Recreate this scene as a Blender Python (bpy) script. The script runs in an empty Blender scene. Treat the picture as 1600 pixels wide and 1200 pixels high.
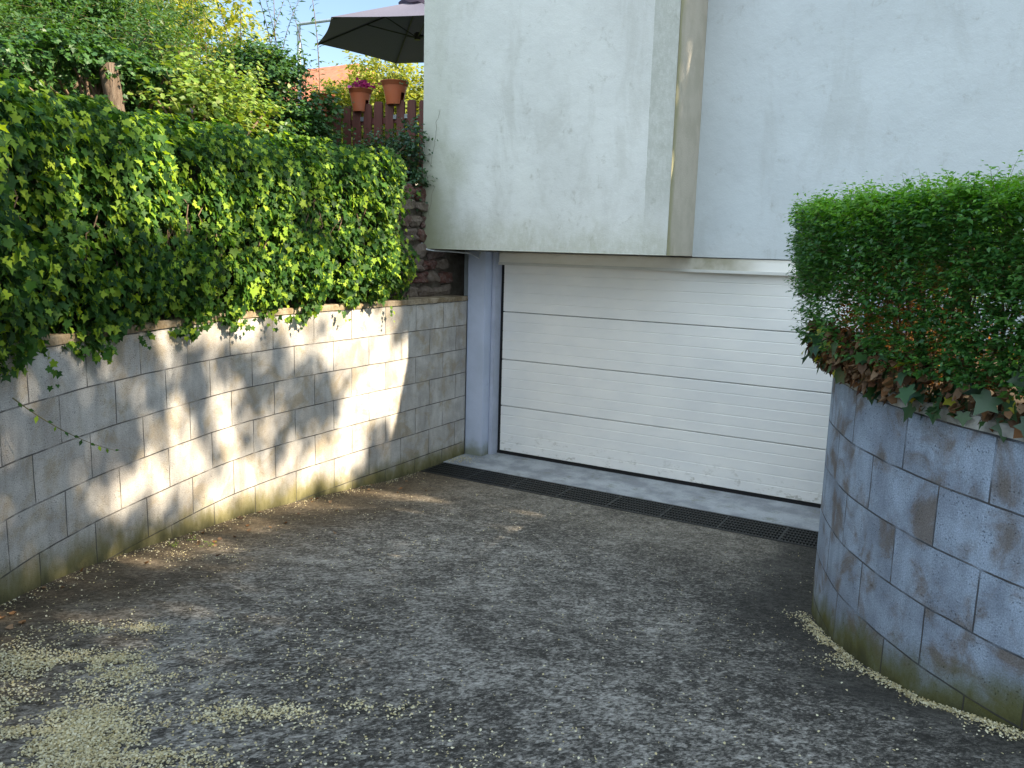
import bpy, math, random
import numpy as np
from mathutils import Vector, Matrix
random.seed(7); RNG = np.random.default_rng(7)
sc = bpy.context.scene
COL = sc.collection
R = math.radians

# ------------------------------------------------------------------ camera
YAW, PITCH, ROLL, EYE = -0.52245, 0.16341, 0.028045, 2.216
def cam_axes():
    cy, sy, cp, sp = math.cos(YAW), math.sin(YAW), math.cos(PITCH), math.sin(PITCH)
    f = Vector((sy*cp, cy*cp, -sp)); r0 = Vector((cy, -sy, 0)); u0 = r0.cross(f)
    c, s = math.cos(ROLL), math.sin(ROLL)
    return c*r0 + s*u0, -s*r0 + c*u0, f
_r, _u, _f = cam_axes()
cd = bpy.data.cameras.new('camera'); cam = bpy.data.objects.new('camera', cd); COL.objects.link(cam)
cam.matrix_world = Matrix(((_r.x, _u.x, -_f.x, 0), (_r.y, _u.y, -_f.y, 0), (_r.z, _u.z, -_f.z, EYE), (0, 0, 0, 1)))
cd.sensor_fit = 'HORIZONTAL'; cd.sensor_width = 36; cd.lens = 36*1270/1600; cd.clip_start = .05; cd.clip_end = 2000
sc.camera = cam

# ------------------------------------------------------------------ light
SUN_EL, SUN_AZ = R(35), R(13)          # azimuth from +x towards +y
FILL_CLOUD = (5.9, 7.1, 8.3, 1)
SD = Vector((math.cos(SUN_EL)*math.cos(SUN_AZ), math.cos(SUN_EL)*math.sin(SUN_AZ), math.sin(SUN_EL)))
w = bpy.data.worlds.new('World'); sc.world = w; w.use_nodes = True
nt = w.node_tree; nt.nodes.clear()
sky = nt.nodes.new('ShaderNodeTexSky'); sky.sky_type = 'NISHITA'; sky.sun_disc = False
sky.sun_elevation = SUN_EL; sky.sun_rotation = R(90) - SUN_AZ
sky.air_density = 1.0; sky.dust_density = 0.4; sky.ozone_density = 1.0
bg = nt.nodes.new('ShaderNodeBackground'); bg.inputs[1].default_value = 0.085
wo = nt.nodes.new('ShaderNodeOutputWorld')
# added cloud bank, unseen behind the camera, fills the shade; garden sky stays blue
def wn(t, **k):
    n = nt.nodes.new(t)
    for a, b in k.items(): setattr(n, a, b)
    return n
tc = wn('ShaderNodeTexCoord'); dt = wn('ShaderNodeVectorMath', operation='DOT_PRODUCT'); dt.inputs[1].default_value = (.35, -.78, .52)
nt.links.new(tc.outputs['Generated'], dt.inputs[0])
nz = wn('ShaderNodeTexNoise'); nz.inputs['Scale'].default_value = 3.2; nz.inputs['Detail'].default_value = 7; nz.inputs['Roughness'].default_value = .6
nt.links.new(tc.outputs['Generated'], nz.inputs['Vector'])
ad = wn('ShaderNodeMath', operation='MULTIPLY_ADD'); ad.inputs[1].default_value = 1.1
nt.links.new(nz.outputs[0], ad.inputs[0]); nt.links.new(dt.outputs['Value'], ad.inputs[2])
mr_ = wn('ShaderNodeMapRange', interpolation_type='SMOOTHSTEP'); mr_.inputs[1].default_value = .72; mr_.inputs[2].default_value = 1.05
nt.links.new(ad.outputs[0], mr_.inputs[0])
mc = wn('ShaderNodeMix', data_type='RGBA'); nt.links.new(mr_.outputs[0], mc.inputs[0]); nt.links.new(sky.outputs[0], mc.inputs[6]); mc.inputs[7].default_value = FILL_CLOUD
nt.links.new(mc.outputs[2], bg.inputs[0]); nt.links.new(bg.outputs[0], wo.inputs[0])
sl = bpy.data.lights.new('sun', 'SUN'); sl.energy = 5.0; sl.angle = R(0.53); sl.color = (1, .86, .66)
so = bpy.data.objects.new('sun', sl); COL.objects.link(so)
so.rotation_mode = 'QUATERNION'; so.rotation_quaternion = SD.to_track_quat('Z', 'Y'); so.location = SD*30
sc.view_settings.view_transform = 'Standard'; sc.view_settings.look = 'None'
sc.view_settings.gamma = 1; sc.view_settings.use_curve_mapping = False
sc.view_settings.exposure = 1.62
sc.render.engine = 'CYCLES'
sc.cycles.max_bounces = 8; sc.cycles.transparent_max_bounces = 8
sc.cycles.sample_clamp_indirect = 8

# ------------------------------------------------------------------ helpers
def tag(o, label=None, cat=None, group=None, kind=None):
    if label: o['label'] = label
    if cat: o['category'] = cat
    if group: o['group'] = group
    if kind: o['kind'] = kind
    return o
def empty(name, loc=(0, 0, 0), label=None, cat=None, group=None):
    o = bpy.data.objects.new(name, None); COL.objects.link(o); o.location = loc
    o.empty_display_size = .1
    return tag(o, label, cat, group)
def link(name, me, mat, parent=None):
    o = bpy.data.objects.new(name, me); COL.objects.link(o)
    if mat is not None:
        if not me.materials: me.materials.append(mat)
    if parent is not None:
        o.parent = parent
        # meshes are written in world coordinates: undo the parent's place
        p = parent; off = Vector((0, 0, 0))
        while p is not None: off += p.location; p = p.parent
        o.location = -off
    return o
def npmesh(name, V, F, uv=None, smooth=False):
    """V (n,3); F list of index tuples or array (m,k)"""
    me = bpy.data.meshes.new(name)
    V = np.asarray(V, np.float32)
    if isinstance(F, np.ndarray):
        m, k = F.shape
        me.vertices.add(len(V)); me.vertices.foreach_set('co', V.ravel())
        me.loops.add(m*k); me.loops.foreach_set('vertex_index', F.astype(np.int32).ravel())
        me.polygons.add(m); me.polygons.foreach_set('loop_start', np.arange(0, m*k, k, dtype=np.int32))
        me.polygons.foreach_set('loop_total', np.full(m, k, np.int32))
        me.update(calc_edges=True); me.validate()
    else:
        me.from_pydata([tuple(map(float, v)) for v in V], [], [tuple(f) for f in F]); me.update()
    if uv is not None:
        for nm, arr in uv.items():
            l = me.uv_layers.new(name=nm)
            idx = np.empty(len(me.loops), np.int32); me.loops.foreach_get('vertex_index', idx)
            l.data.foreach_set('uv', np.asarray(arr, np.float32)[idx].ravel())
    if smooth:
        me.polygons.foreach_set('use_smooth', np.ones(len(me.polygons), bool))
    return me
class MB:
    """collects simple solids into one mesh"""
    def __init__(s): s.V = []; s.F = []
    def add(s, V, F):
        n = len(s.V); s.V += [tuple(v) for v in V]; s.F += [tuple(i+n for i in f) for f in F]; return s
    def box(s, x0, x1, y0, y1, z0, z1, bev=0.0):
        if bev <= 0:
            V = [(x, y, z) for z in (z0, z1) for y in (y0, y1) for x in (x0, x1)]
            F = [(0, 2, 3, 1), (4, 5, 7, 6), (0, 1, 5, 4), (1, 3, 7, 5), (3, 2, 6, 7), (2, 0, 4, 6)]
            return s.add(V, F)
        import bmesh
        bm = bmesh.new(); bmesh.ops.create_cube(bm, size=1)
        for v in bm.verts:
            v.co = Vector(((x0+x1)/2 + v.co.x*(x1-x0), (y0+y1)/2 + v.co.y*(y1-y0), (z0+z1)/2 + v.co.z*(z1-z0)))
        bmesh.ops.bevel(bm, geom=bm.edges[:], offset=bev, segments=2, affect='EDGES')
        bm.verts.index_update()
        V = [v.co[:] for v in bm.verts]; F = [[v.index for v in f.verts] for f in bm.faces]; bm.free()
        return s.add(V, F)
    def tube(s, pts, rad, n=8, cap=True):
        pts = [Vector(p) for p in pts]
        if not hasattr(rad, '__len__'): rad = [rad]*len(pts)
        V = []; F = []
        ref = None
        for i, p in enumerate(pts):
            t = (pts[min(i+1, len(pts)-1)] - pts[max(i-1, 0)]).normalized()
            if ref is None:
                ref = Vector((0, 0, 1)) if abs(t.z) < .9 else Vector((1, 0, 0))
            a = (ref - t*ref.dot(t)).normalized(); b = t.cross(a); ref = a
            for k in range(n):
                an = 2*math.pi*k/n
                V.append(p + (a*math.cos(an) + b*math.sin(an))*rad[i])
        for i in range(len(pts)-1):
            for k in range(n):
                k2 = (k+1) % n
                F.append((i*n+k, i*n+k2, (i+1)*n+k2, (i+1)*n+k))
        if cap:
            F.append(tuple(reversed(range(n)))); F.append(tuple(range((len(pts)-1)*n, len(pts)*n)))
        return s.add(V, F)
    def lathe(s, c, prof, n=32, cut=None):
        V = []; F = []
        for (r, z) in prof:
            for k in range(n):
                a = 2*math.pi*k/n; V.append((c[0]+r*math.cos(a), c[1]+r*math.sin(a), c[2]+z))
        for i in range(len(prof)-1):
            for k in range(n):
                k2 = (k+1) % n
                if cut and cut(i, k): continue
                F.append((i*n+k, i*n+k2, (i+1)*n+k2, (i+1)*n+k))
        return s.add(V, F)
    def build(s, name, mat, parent=None, smooth=False):
        return link(name, npmesh(name, s.V, s.F, smooth=smooth), mat, parent)

# ------------------------------------------------------------------ material helper
class NT:
    def __init__(s, name):
        s.m = bpy.data.materials.new(name); s.m.use_nodes = True; s.t = s.m.node_tree; s.t.nodes.clear()
        s.out = s.n('ShaderNodeOutputMaterial')
    def n(s, typ, **kw):
        nd = s.t.nodes.new(typ)
        for k, v in kw.items(): setattr(nd, k, v)
        return nd
    def set(s, sock, v):
        if hasattr(v, 'is_linked') or isinstance(v, bpy.types.NodeSocket): s.t.links.new(v, sock)
        elif isinstance(v, (tuple, list)): sock.default_value = tuple(v) + ((1,) if len(v) == 3 and len(sock.default_value) == 4 else ())
        else: sock.default_value = v
    def coord(s, which='Object'): return s.n('ShaderNodeTexCoord').outputs[which]
    def uv(s, name):
        u = s.n('ShaderNodeUVMap'); u.uv_map = name; return u.outputs[0]
    def map(s, v, scale=(1, 1, 1), rot=(0, 0, 0), loc=(0, 0, 0)):
        m = s.n('ShaderNodeMapping'); s.set(m.inputs[0], v)
        m.inputs[1].default_value = loc; m.inputs[2].default_value = rot; m.inputs[3].default_value = scale; return m.outputs[0]
    def noise(s, v, scale, detail=4, rough=.55, dist=0, out=0):
        m = s.n('ShaderNodeTexNoise'); s.set(m.inputs['Vector'], v); m.inputs['Scale'].default_value = scale
        m.inputs['Detail'].default_value = detail; m.inputs['Roughness'].default_value = rough; m.inputs['Distortion'].default_value = dist
        return m.outputs[out]
    def vor(s, v, scale, feature='F1', out='Distance'):
        m = s.n('ShaderNodeTexVoronoi', feature=feature); s.set(m.inputs['Vector'], v); m.inputs['Scale'].default_value = scale
        return m.outputs[out]
    def ramp(s, fac, stops, interp='LINEAR'):
        m = s.n('ShaderNodeValToRGB'); m.color_ramp.interpolation = interp; s.set(m.inputs[0], fac)
        el = m.color_ramp.elements
        while len(el) < len(stops): el.new(.5)
        for e, (p, c) in zip(el, stops):
            e.position = p; e.color = (c, c, c, 1) if not hasattr(c, '__len__') else tuple(c) + ((1,) if len(c) == 3 else ())
        return m.outputs[0]
    def mix(s, fac, a, b, mode='MIX'):
        m = s.n('ShaderNodeMix', data_type='RGBA', blend_type=mode)
        s.set(m.inputs[0], fac); s.set(m.inputs[6], a); s.set(m.inputs[7], b); return m.outputs[2]
    def math(s, op, a, b=0.0, clamp=False):
        m = s.n('ShaderNodeMath', operation=op, use_clamp=clamp); s.set(m.inputs[0], a); s.set(m.inputs[1], b); return m.outputs[0]
    def sep(s, v):
        m = s.n('ShaderNodeSeparateXYZ'); s.set(m.inputs[0], v); return m.outputs
    def comb(s, x, y, z):
        m = s.n('ShaderNodeCombineXYZ'); s.set(m.inputs[0], x); s.set(m.inputs[1], y); s.set(m.inputs[2], z); return m.outputs[0]
    def smooth(s, v, a, b, lo=0., hi=1.):
        m = s.n('ShaderNodeMapRange', interpolation_type='SMOOTHSTEP'); s.set(m.inputs[0], v)
        for i, x in zip((1, 2, 3, 4), (a, b, lo, hi)): s.set(m.inputs[i], x)
        return m.outputs[0]
    def bump(s, h, strength=.5, dist=.01, nrm=None):
        m = s.n('ShaderNodeBump'); m.inputs['Strength'].default_value = strength; m.inputs['Distance'].default_value = dist
        s.set(m.inputs['Height'], h)
        if nrm is not None: s.set(m.inputs['Normal'], nrm)
        return m.outputs[0]
    def bsdf(s, col, rough=.7, spec=.4, nrm=None, metal=0., link=True):
        m = s.n('ShaderNodeBsdfPrincipled'); s.set(m.inputs['Base Color'], col); s.set(m.inputs['Roughness'], rough)
        s.set(m.inputs['Specular IOR Level'], spec); s.set(m.inputs['Metallic'], metal)
        if nrm is not None: s.set(m.inputs['Normal'], nrm)
        if link: s.t.links.new(m.outputs[0], s.out.inputs[0])
        return m

def leaf_mat(name, cols, rough=.42, spec=.5, transl=.32, tcol=None, gloss_var=True):
    """cols: list of colours picked at random leaf by leaf"""
    t = NT(name)
    g = t.n('ShaderNodeNewGeometry').outputs['Random Per Island']
    n = len(cols); stops = [(i/(n-1), c) for i, c in enumerate(cols)]
    c = t.ramp(g, stops)
    c = t.mix(.35, c, t.ramp(t.noise(t.coord(), 3.0, 3), [(.3, .45), (.7, 1.3)]), 'MULTIPLY')
    b = t.bsdf(c, rough, spec, link=False)
    tr = t.n('ShaderNodeBsdfTranslucent')
    tc = t.mix(1.0, c, tcol or (1.9, 1.75, .5), 'MULTIPLY'); t.set(tr.inputs[0], tc)
    mx = t.n('ShaderNodeMixShader'); mx.inputs[0].default_value = transl
    t.t.links.new(b.outputs[0], mx.inputs[1]); t.t.links.new(tr.outputs[0], mx.inputs[2])
    t.t.links.new(mx.outputs[0], t.out.inputs[0])
    return t.m
def plain(name, col, rough=.6, spec=.4, var=.15, scale=6, bump=0, metal=0., bscale=40):
    t = NT(name); o = t.coord()
    c = t.mix(var, col, t.ramp(t.noise(o, scale, 5), [(.3, .3), (.7, 1.5)]), 'MULTIPLY')
    nrm = t.bump(t.noise(o, bscale, 4), bump, .01) if bump else None
    t.bsdf(c, rough, spec, nrm, metal)
    return t.m

# ------------------------------------------------------------------ plan curves (x, y)
LW = np.array([(-.9, -2.6), (-1.35, -1.6), (-1.95, -.6), (-2.62, .3), (-3.15, 1.0), (-3.52, 1.5), (-3.83, 1.95), (-4.0, 2.25), (-4.185, 2.65), (-4.35, 3.1),
               (-4.54, 3.7), (-4.635, 4.1), (-4.69, 4.6), (-4.72, 5.2), (-4.735, 6.0), (-4.757, 7.25)])
RW = np.array([(-.73, 7.40), (-.735, 6.4), (-.735, 5.6), (-.725, 5.1), (-.70, 4.85), (-.657, 4.627), (-.56, 4.34), (-.46, 4.105), (-.31, 3.86),
               (-.21, 3.725), (-.08, 3.565), (-.005, 3.49), (.12, 3.373), (.25, 3.265), (.6, 3.02), (1.1, 2.75), (1.9, 2.45), (3.2, 2.15), (6., 1.9)])
def resample(P, step):
    # Catmull-Rom through the points, then even steps
    Q = np.vstack([2*P[0]-P[1], P, 2*P[-1]-P[-2]]); out = []
    for i in range(1, len(Q)-2):
        p0, p1, p2, p3 = Q[i-1:i+3]
        for t in np.linspace(0, 1, 24, endpoint=False):
            out.append(.5*((2*p1)+(-p0+p2)*t+(2*p0-5*p1+4*p2-p3)*t*t+(-p0+3*p1-3*p2+p3)*t**3))
    out.append(P[-1]); out = np.array(out)
    d = np.r_[0, np.cumsum(np.linalg.norm(np.diff(out, axis=0), axis=1))]
    n = int(d[-1]/step)+1; s = np.linspace(0, d[-1], n)
    return np.c_[np.interp(s, d, out[:, 0]), np.interp(s, d, out[:, 1])], s
LC, LS = resample(LW, .05); RCV, RS = resample(RW, .05)
def normals(P, side):
    t = np.gradient(P, axis=0); t /= np.linalg.norm(t, axis=1)[:, None]
    return np.c_[t[:, 1], -t[:, 0]]*side
LN = normals(LC, 1)       # towards the drive (+x)
RN = normals(RCV, 1)     # curve runs towards -y: (ty,-tx) = (-1,0)
def lx(y): return np.interp(y, LC[:, 1], LC[:, 0])
def zramp(x, y):
    x = np.asarray(x, float); y = np.asarray(y, float)
    a = np.interp(y, [-6, -2, 0, 1.0, 1.9, 2.6, 3.6, 4.5, 5.5, 6.0, 6.43, 9], [1.15, .84, .66, .56, .457, .377, .243, .152, .055, .01, -.01, -.01])
    b = np.interp(y, [-6, -1, 1, 2.3, 3.24, 3.5, 4.0, 4.45, 5.2, 6.0, 6.43], [.45, .42, .38, .32, .25, .19, .15, .10, .03, 0.01, 0])
    return a + np.clip((x+4.7)/4.5, -.1, 1.6)*b

# ------------------------------------------------------------------ setting
def grid_sheet(name, xs, ys, zf, mat, uvname=None):
    X, Y = np.meshgrid(xs, ys); Z = zf(X, Y)
    V = np.c_[X.ravel(), Y.ravel(), Z.ravel()]
    nx, ny = len(xs), len(ys)
    i = np.arange(ny-1)[:, None]*nx + np.arange(nx-1)[None, :]
    F = np.stack([i, i+1, i+nx+1, i+nx], -1).reshape(-1, 4)
    o = link(name, npmesh(name, V, F, smooth=True), mat); return tag(o, kind='structure')

# --- driveway
t = NT('brushed_concrete_drive'); o = t.coord()
rot = t.map(o, rot=(0, 0, R(25)))
st = t.map(rot, scale=(1, .55, 1))
n1 = t.noise(st, 34, 7, .74, .9)
n2 = t.noise(t.map(o, scale=(1, .8, 1)), 1.3, 5, .6, .5)
n3 = t.noise(st, 120, 3, .8, .4)
n4 = t.noise(o, 7, 5, .65, .8)
fac = t.math('ADD', t.math('MULTIPLY', n1, .55), t.math('MULTIPLY', n3, .45))
fac2 = t.math('ADD', fac, t.math('ADD', t.math('MULTIPLY', t.math('SUBTRACT', n2, .5), .34), t.math('MULTIPLY', t.math('SUBTRACT', n4, .5), .30)))
g1 = t.sep(t.vor(t.map(rot, scale=(1, .7, 1)), 105, out='Color'))[0]; g2 = t.sep(t.vor(t.map(rot, scale=(1, .7, 1)), 52, out='Color'))[1]
fac2 = t.math('ADD', fac2, t.math('ADD', t.math('MULTIPLY', t.math('SUBTRACT', g1, .5), .14), t.math('MULTIPLY', t.math('SUBTRACT', g2, .5), .09)))
lightc = t.ramp(fac2, [(.38, (.028, .025, .020)), (.46, (.066, .062, .054)), (.52, (.148, .136, .117)), (.60, (.295, .278, .245)), (.72, (.48, .455, .41))])
# brown film of dirt along the left wall and towards the drain, darker band along the right wall
sx = t.sep(o)
dl = t.n('ShaderNodeAttribute', attribute_name='edge_left').outputs['Fac']
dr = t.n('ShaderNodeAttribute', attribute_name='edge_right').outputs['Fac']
wob = t.math('MULTIPLY', t.math('SUBTRACT', t.noise(o, 2.2, 4), .5), .9)
ml = t.smooth(t.math('ADD', dl, wob), .15, 1.15, 1, 0)
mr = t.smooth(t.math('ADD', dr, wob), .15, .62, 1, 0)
my = t.smooth(t.math('ADD', sx[1], wob), 4.4, 6.4, 0, .75)
brown = t.mix(1.0, (.085, .062, .036), t.ramp(fac2, [(.36, .45), (.64, 1.5)]), 'MULTIPLY')
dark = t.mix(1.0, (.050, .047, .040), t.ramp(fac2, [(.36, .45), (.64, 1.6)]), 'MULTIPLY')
c = t.mix(t.math('MULTIPLY', my, .8), lightc, t.mix(1.0, (.15, .13, .10), t.ramp(fac2, [(.36, .45), (.64, 1.6)]), 'MULTIPLY'))
c = t.mix(t.math('MULTIPLY', ml, .92), c, brown)
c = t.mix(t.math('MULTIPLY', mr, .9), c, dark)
sp = t.smooth(t.vor(o, 130), .0, .25, 1, 0)
c = t.mix(t.math('MULTIPLY', sp, t.smooth(t.noise(o, 9, 3), .40, .60, .15, .8)), c, (.50, .48, .40))
h = t.math('ADD', t.math('MULTIPLY', n1, .7), t.math('ADD', t.math('MULTIPLY', n3, .5), t.math('MULTIPLY', g1, .35)))
t.bsdf(c, .82, .3, t.bump(h, .9, .012))
DRIVE = t.m
ys = np.r_[np.arange(-8, 0, .5), np.arange(0, 6.43, .08), 6.43]
drive = grid_sheet('driveway', np.arange(-5.6, 7.01, .1), ys, zramp, DRIVE)
me = drive.data
co = np.empty(len(me.vertices)*3, np.float32); me.vertices.foreach_get('co', co); co = co.reshape(-1, 3)
def dist_curve(P, C): 
    return np.sqrt(((P[:, None, :2]-C[None, :, :])**2).sum(-1)).min(1)
for nm, C in (('edge_left', LC), ('edge_right', RCV)):
    a = me.attributes.new(nm, 'FLOAT', 'POINT'); a.data.foreach_set('value', dist_curve(co, C).astype(np.float32))

# --- far ground
soil = plain('bare_garden_soil', (.10, .075, .05), .95, .2, .5, 3, .6)
g = MB(); g.add([(-300, -300, -.35), (300, -300, -.35), (300, 300, -.35), (-300, 300, -.35)], [(0, 1, 2, 3)])
tag(g.build('ground', soil), kind='structure')
# --- upper garden terrace (left) and planted bed (right)
grass = plain('garden_turf', (.06, .09, .03), .95, .2, .6, 4, .6)
off = LC - LN*.42
V = [(x, y, z) for z in (-.3, 2.80) for (x, y) in off]; n = len(off)
V += [(-60, off[0][1], -.3), (-60, 60, -.3), (off[-1][0], 60, -.3), (-60, off[0][1], 2.8), (-60, 60, 2.8), (off[-1][0], 60, 2.8)]
F = [(i, i+1, n+i+1, n+i) for i in range(n-1)] + [tuple([2*n+5, 2*n+4, 2*n+3]+list(range(n, 2*n)))]
F += [(n-1, 2*n+2, 2*n+5, 2*n-1), (2*n, 0, n, 2*n+3)]
tag(link('garden_terrace', npmesh('garden_terrace', V, F), grass), kind='structure')
offr = RCV - RN*.16
n = len(offr)
V = [(x, y, z) for z in (-.3, 1.60) for (x, y) in offr] + [(8.5, 1.9, -.3), (8.5, 7.40, -.3), (8.5, 1.9, 1.6), (8.5, 7.40, 1.6)]
F = [(i, n+i, n+i+1, i+1) for i in range(n-1)] + [tuple(list(range(n, 2*n))+[2*n+2, 2*n+3])] + [(n-1, 2*n-1, 2*n+2, 2*n), (2*n, 2*n+2, 2*n+3, 2*n+1)]
tag(link('garden_bed', npmesh('garden_bed', V, F), soil), kind='structure')

# ------------------------------------------------------------------ block retaining walls
def block_mat(name, cA, cB, stain, moss, amt_stain, row_off, bright=1.0):
    t = NT(name); uv = t.uv('wall'); hv = t.sep(t.uv('base'))[1]; o = t.coord()
    uvd = t.n('ShaderNodeVectorMath', operation='ADD'); t.set(uvd.inputs[0], uv)
    wn = t.n('ShaderNodeVectorMath', operation='SCALE'); t.set(wn.inputs[0], t.noise(t.map(uv, scale=(1, 1, 1)), 3.0, 2, out=1)); wn.inputs['Scale'].default_value = .011
    t.t.links.new(wn.outputs[0], uvd.inputs[1])
    br = t.n('ShaderNodeTexBrick', offset=.5, offset_frequency=2, squash=1, squash_frequency=1)
    t.set(br.inputs['Vector'], t.map(uvd.outputs[0], loc=(row_off, 0, 0)))
    br.inputs['Color1'].default_value = (0, 0, 0, 1); br.inputs['Color2'].default_value = (1, 1, 1, 1); br.inputs['Mortar'].default_value = (.5, .5, .5, 1)
    br.inputs['Scale'].default_value = 1; br.inputs['Mortar Size'].default_value = .0042; br.inputs['Mortar Smooth'].default_value = .25
    br.inputs['Bias'].default_value = 0; br.inputs['Brick Width'].default_value = .475; br.inputs['Row Height'].default_value = .255
    joint = br.outputs['Fac']; bid = t.sep(br.outputs['Color'])[0]
    big = t.noise(t.map(uv, scale=(1, 1, 1)), 3.4, 5, .6, .3)
    streak = t.noise(t.map(uv, scale=(1, .22, 1)), 14, 4, .6, .2)
    fine = t.noise(uv, 160, 3, .7)
    pit = t.smooth(t.vor(uv, 75), .05, .26, 1, 0)
    pitm = t.math('MULTIPLY', pit, t.smooth(t.noise(uv, 11, 3), .42, .62))
    c = t.mix(t.smooth(big, .36, .64), cA, cB)
    c = t.mix(t.math('MULTIPLY', t.smooth(bid, 0, 1, 0, 1), .30), c, t.mix(1.0, c, (.72, .70, .68), 'MULTIPLY'))
    # each block weathers on its own: shift the noise by the block's id
    idv = t.comb(t.math('MULTIPLY', bid, 37.), t.math('MULTIPLY', bid, 11.), 0)
    va = t.n('ShaderNodeVectorMath', operation='ADD'); t.set(va.inputs[0], uv); t.set(va.inputs[1], idv)
    own = t.noise(va.outputs[0], 4.3, 5, .62, .5)
    sm = t.math('MULTIPLY', t.smooth(own, .46, .66), amt_stain)
    c = t.mix(sm, c, stain)
    c = t.mix(.45, c, t.ramp(streak, [(.28, .62), (.5, 1.0), (.72, 1.28)]), 'MULTIPLY')
    c = t.mix(.8, c, t.ramp(fine, [(.3, .55), (.7, 1.45)]), 'MULTIPLY')
    c = t.mix(t.math('MULTIPLY', pitm, .6), c, (.05, .05, .05))
    # moss and damp climbing from the ground
    mh = t.math('ADD', hv, t.math('MULTIPLY', t.math('SUBTRACT', t.noise(t.map(uv, scale=(1, .45, 1)), 6, 5, .65), .5), .34))
    c = t.mix(t.smooth(mh, .03, .25, .92, 0), c, moss)
    c = t.mix(t.smooth(mh, -.04, .07, .75, 0), c, (.045, .045, .022))
    jm = t.math('MULTIPLY', joint, t.smooth(t.noise(uv, 5, 3), .30, .55, .10, .88))
    c = t.mix(jm, c, (.055, .052, .05))
    hgt = t.math('ADD', t.math('MULTIPLY', joint, -1.1), t.math('ADD', t.math('MULTIPLY', fine, .35), t.math('MULTIPLY', pitm, -.9)))
    hgt = t.math('ADD', hgt, t.math('MULTIPLY', bid, .25))
    t.bsdf(c, .9, .25, t.bump(hgt, .85, .009))
    return t.m
def wall_mesh(C, N, S, z0f, z1, thick, name, mat, parent, zoff=0., nz=1):
    """a solid wall along a curve; uv 'wall' = (length, height), uv 'base' = height above the drive"""
    V = []; UW = []; UB = []; F = []
    n = len(C)
    for side in (0, 1):
        P = C - N*thick*side
        for top in (0, 1):
            for i in range(n):
                zb = z0f(i); z = z1 if top else zb-.25
                V.append((P[i][0], P[i][1], z)); UW.append((S[i], z-zoff)); UB.append((S[i], z-zb))
    f = lambda side, top, i: (side*2+top)*n+i
    for i in range(n-1):
        F.append((f(0, 0, i), f(0, 1, i), f(0, 1, i+1), f(0, 0, i+1)))
        F.append((f(1, 0, i), f(1, 0, i+1), f(1, 1, i+1), f(1, 1, i)))
        F.append((f(0, 1, i), f(1, 1, i), f(1, 1, i+1), f(0, 1, i+1)))
    for i in (0, n-1): F.append((f(0, 0, i), f(1, 0, i), f(1, 1, i), f(0, 1, i)))
    return link(name, npmesh(name, V, F, uv={'wall': UW, 'base': UB}), mat, parent)
# left wall
def phase(C, S, p):   # slide the bond so that a joint of the even rows falls at plan point p
    i = ((C-np.array(p))**2).sum(1).argmin(); return -((S[i]+.2375) % .475)
BL = block_mat('grey_block_left', (.40, .375, .345), (.54, .515, .475), (.34, .27, .17), (.15, .135, .045), .62, phase(LC, LS, (-4.27, 2.838)))
BR = block_mat('grey_block_right', (.25, .30, .38), (.36, .44, .555), (.17, .145, .125), (.105, .105, .020), .88, phase(RCV, RS, (-.211, 3.734)))
e = empty('retaining_wall', (-4.6, 4, 0), 'long grey concrete block retaining wall with sun patches below the ivy', 'retaining wall')
lo = wall_mesh(LC, LN, LS, lambda i: float(zramp(*LC[i])), 1.672, .20, 'block_wall', BL, e, zoff=1.675-.255*8)
t = NT('weathered_coping'); o = t.coord()
c = t.mix(t.smooth(t.noise(o, 7, 5), .4, .62), (.33, .27, .19), (.20, .15, .09))
c = t.mix(.5, c, t.ramp(t.noise(o, 60, 4), [(.3, .6), (.7, 1.4)]), 'MULTIPLY')
t.bsdf(c, .9, .2, t.bump(t.noise(o, 50, 5), .6, .008)); COPING = t.m
def coping(C, N, S, z0, z1, out, inn, name, mat, parent, jog=.004):
    n = len(C); V = []; F = []
    r = RNG.normal(0, jog, n)
    for i in range(n):
        for d, z in ((out+r[i], z0), (out+r[i]*.5, z1-.006), (out-.008, z1+r[i]*.5), (-inn, z1+r[i]*.3), (-inn, z0)):
            p = C[i] + N[i]*d; V.append((p[0], p[1], z))
    for i in range(n-1):
        for k in range(5):
            k2 = (k+1) % 5; F.append((i*5+k, (i+1)*5+k, (i+1)*5+k2, i*5+k2))
    F += [tuple(range(5)), tuple(reversed(range((n-1)*5, n*5)))]
    return link(name, npmesh(name, V, F), mat, parent)
coping(LC, LN, LS, 1.674, 1.722, .012, .215, 'coping', COPING, e)
# right wall
e = empty('retaining_wall', (-.3, 4, 0), 'curved bluish concrete block retaining wall under the clipped hedge', 'retaining wall')
wall_mesh(RCV, RN, RS, lambda i: float(zramp(*RCV[i])), 1.600, .15, 'block_wall', BR, e, zoff=1.60-.255*7)
COP2 = plain('pale_cement_coping', (.40, .40, .37), .85, .3, .6, 14, .5, bscale=60)
coping(RCV, RN, RS, 1.603, 1.652, .016, .17, 'coping', COP2, e, .003)

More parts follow.
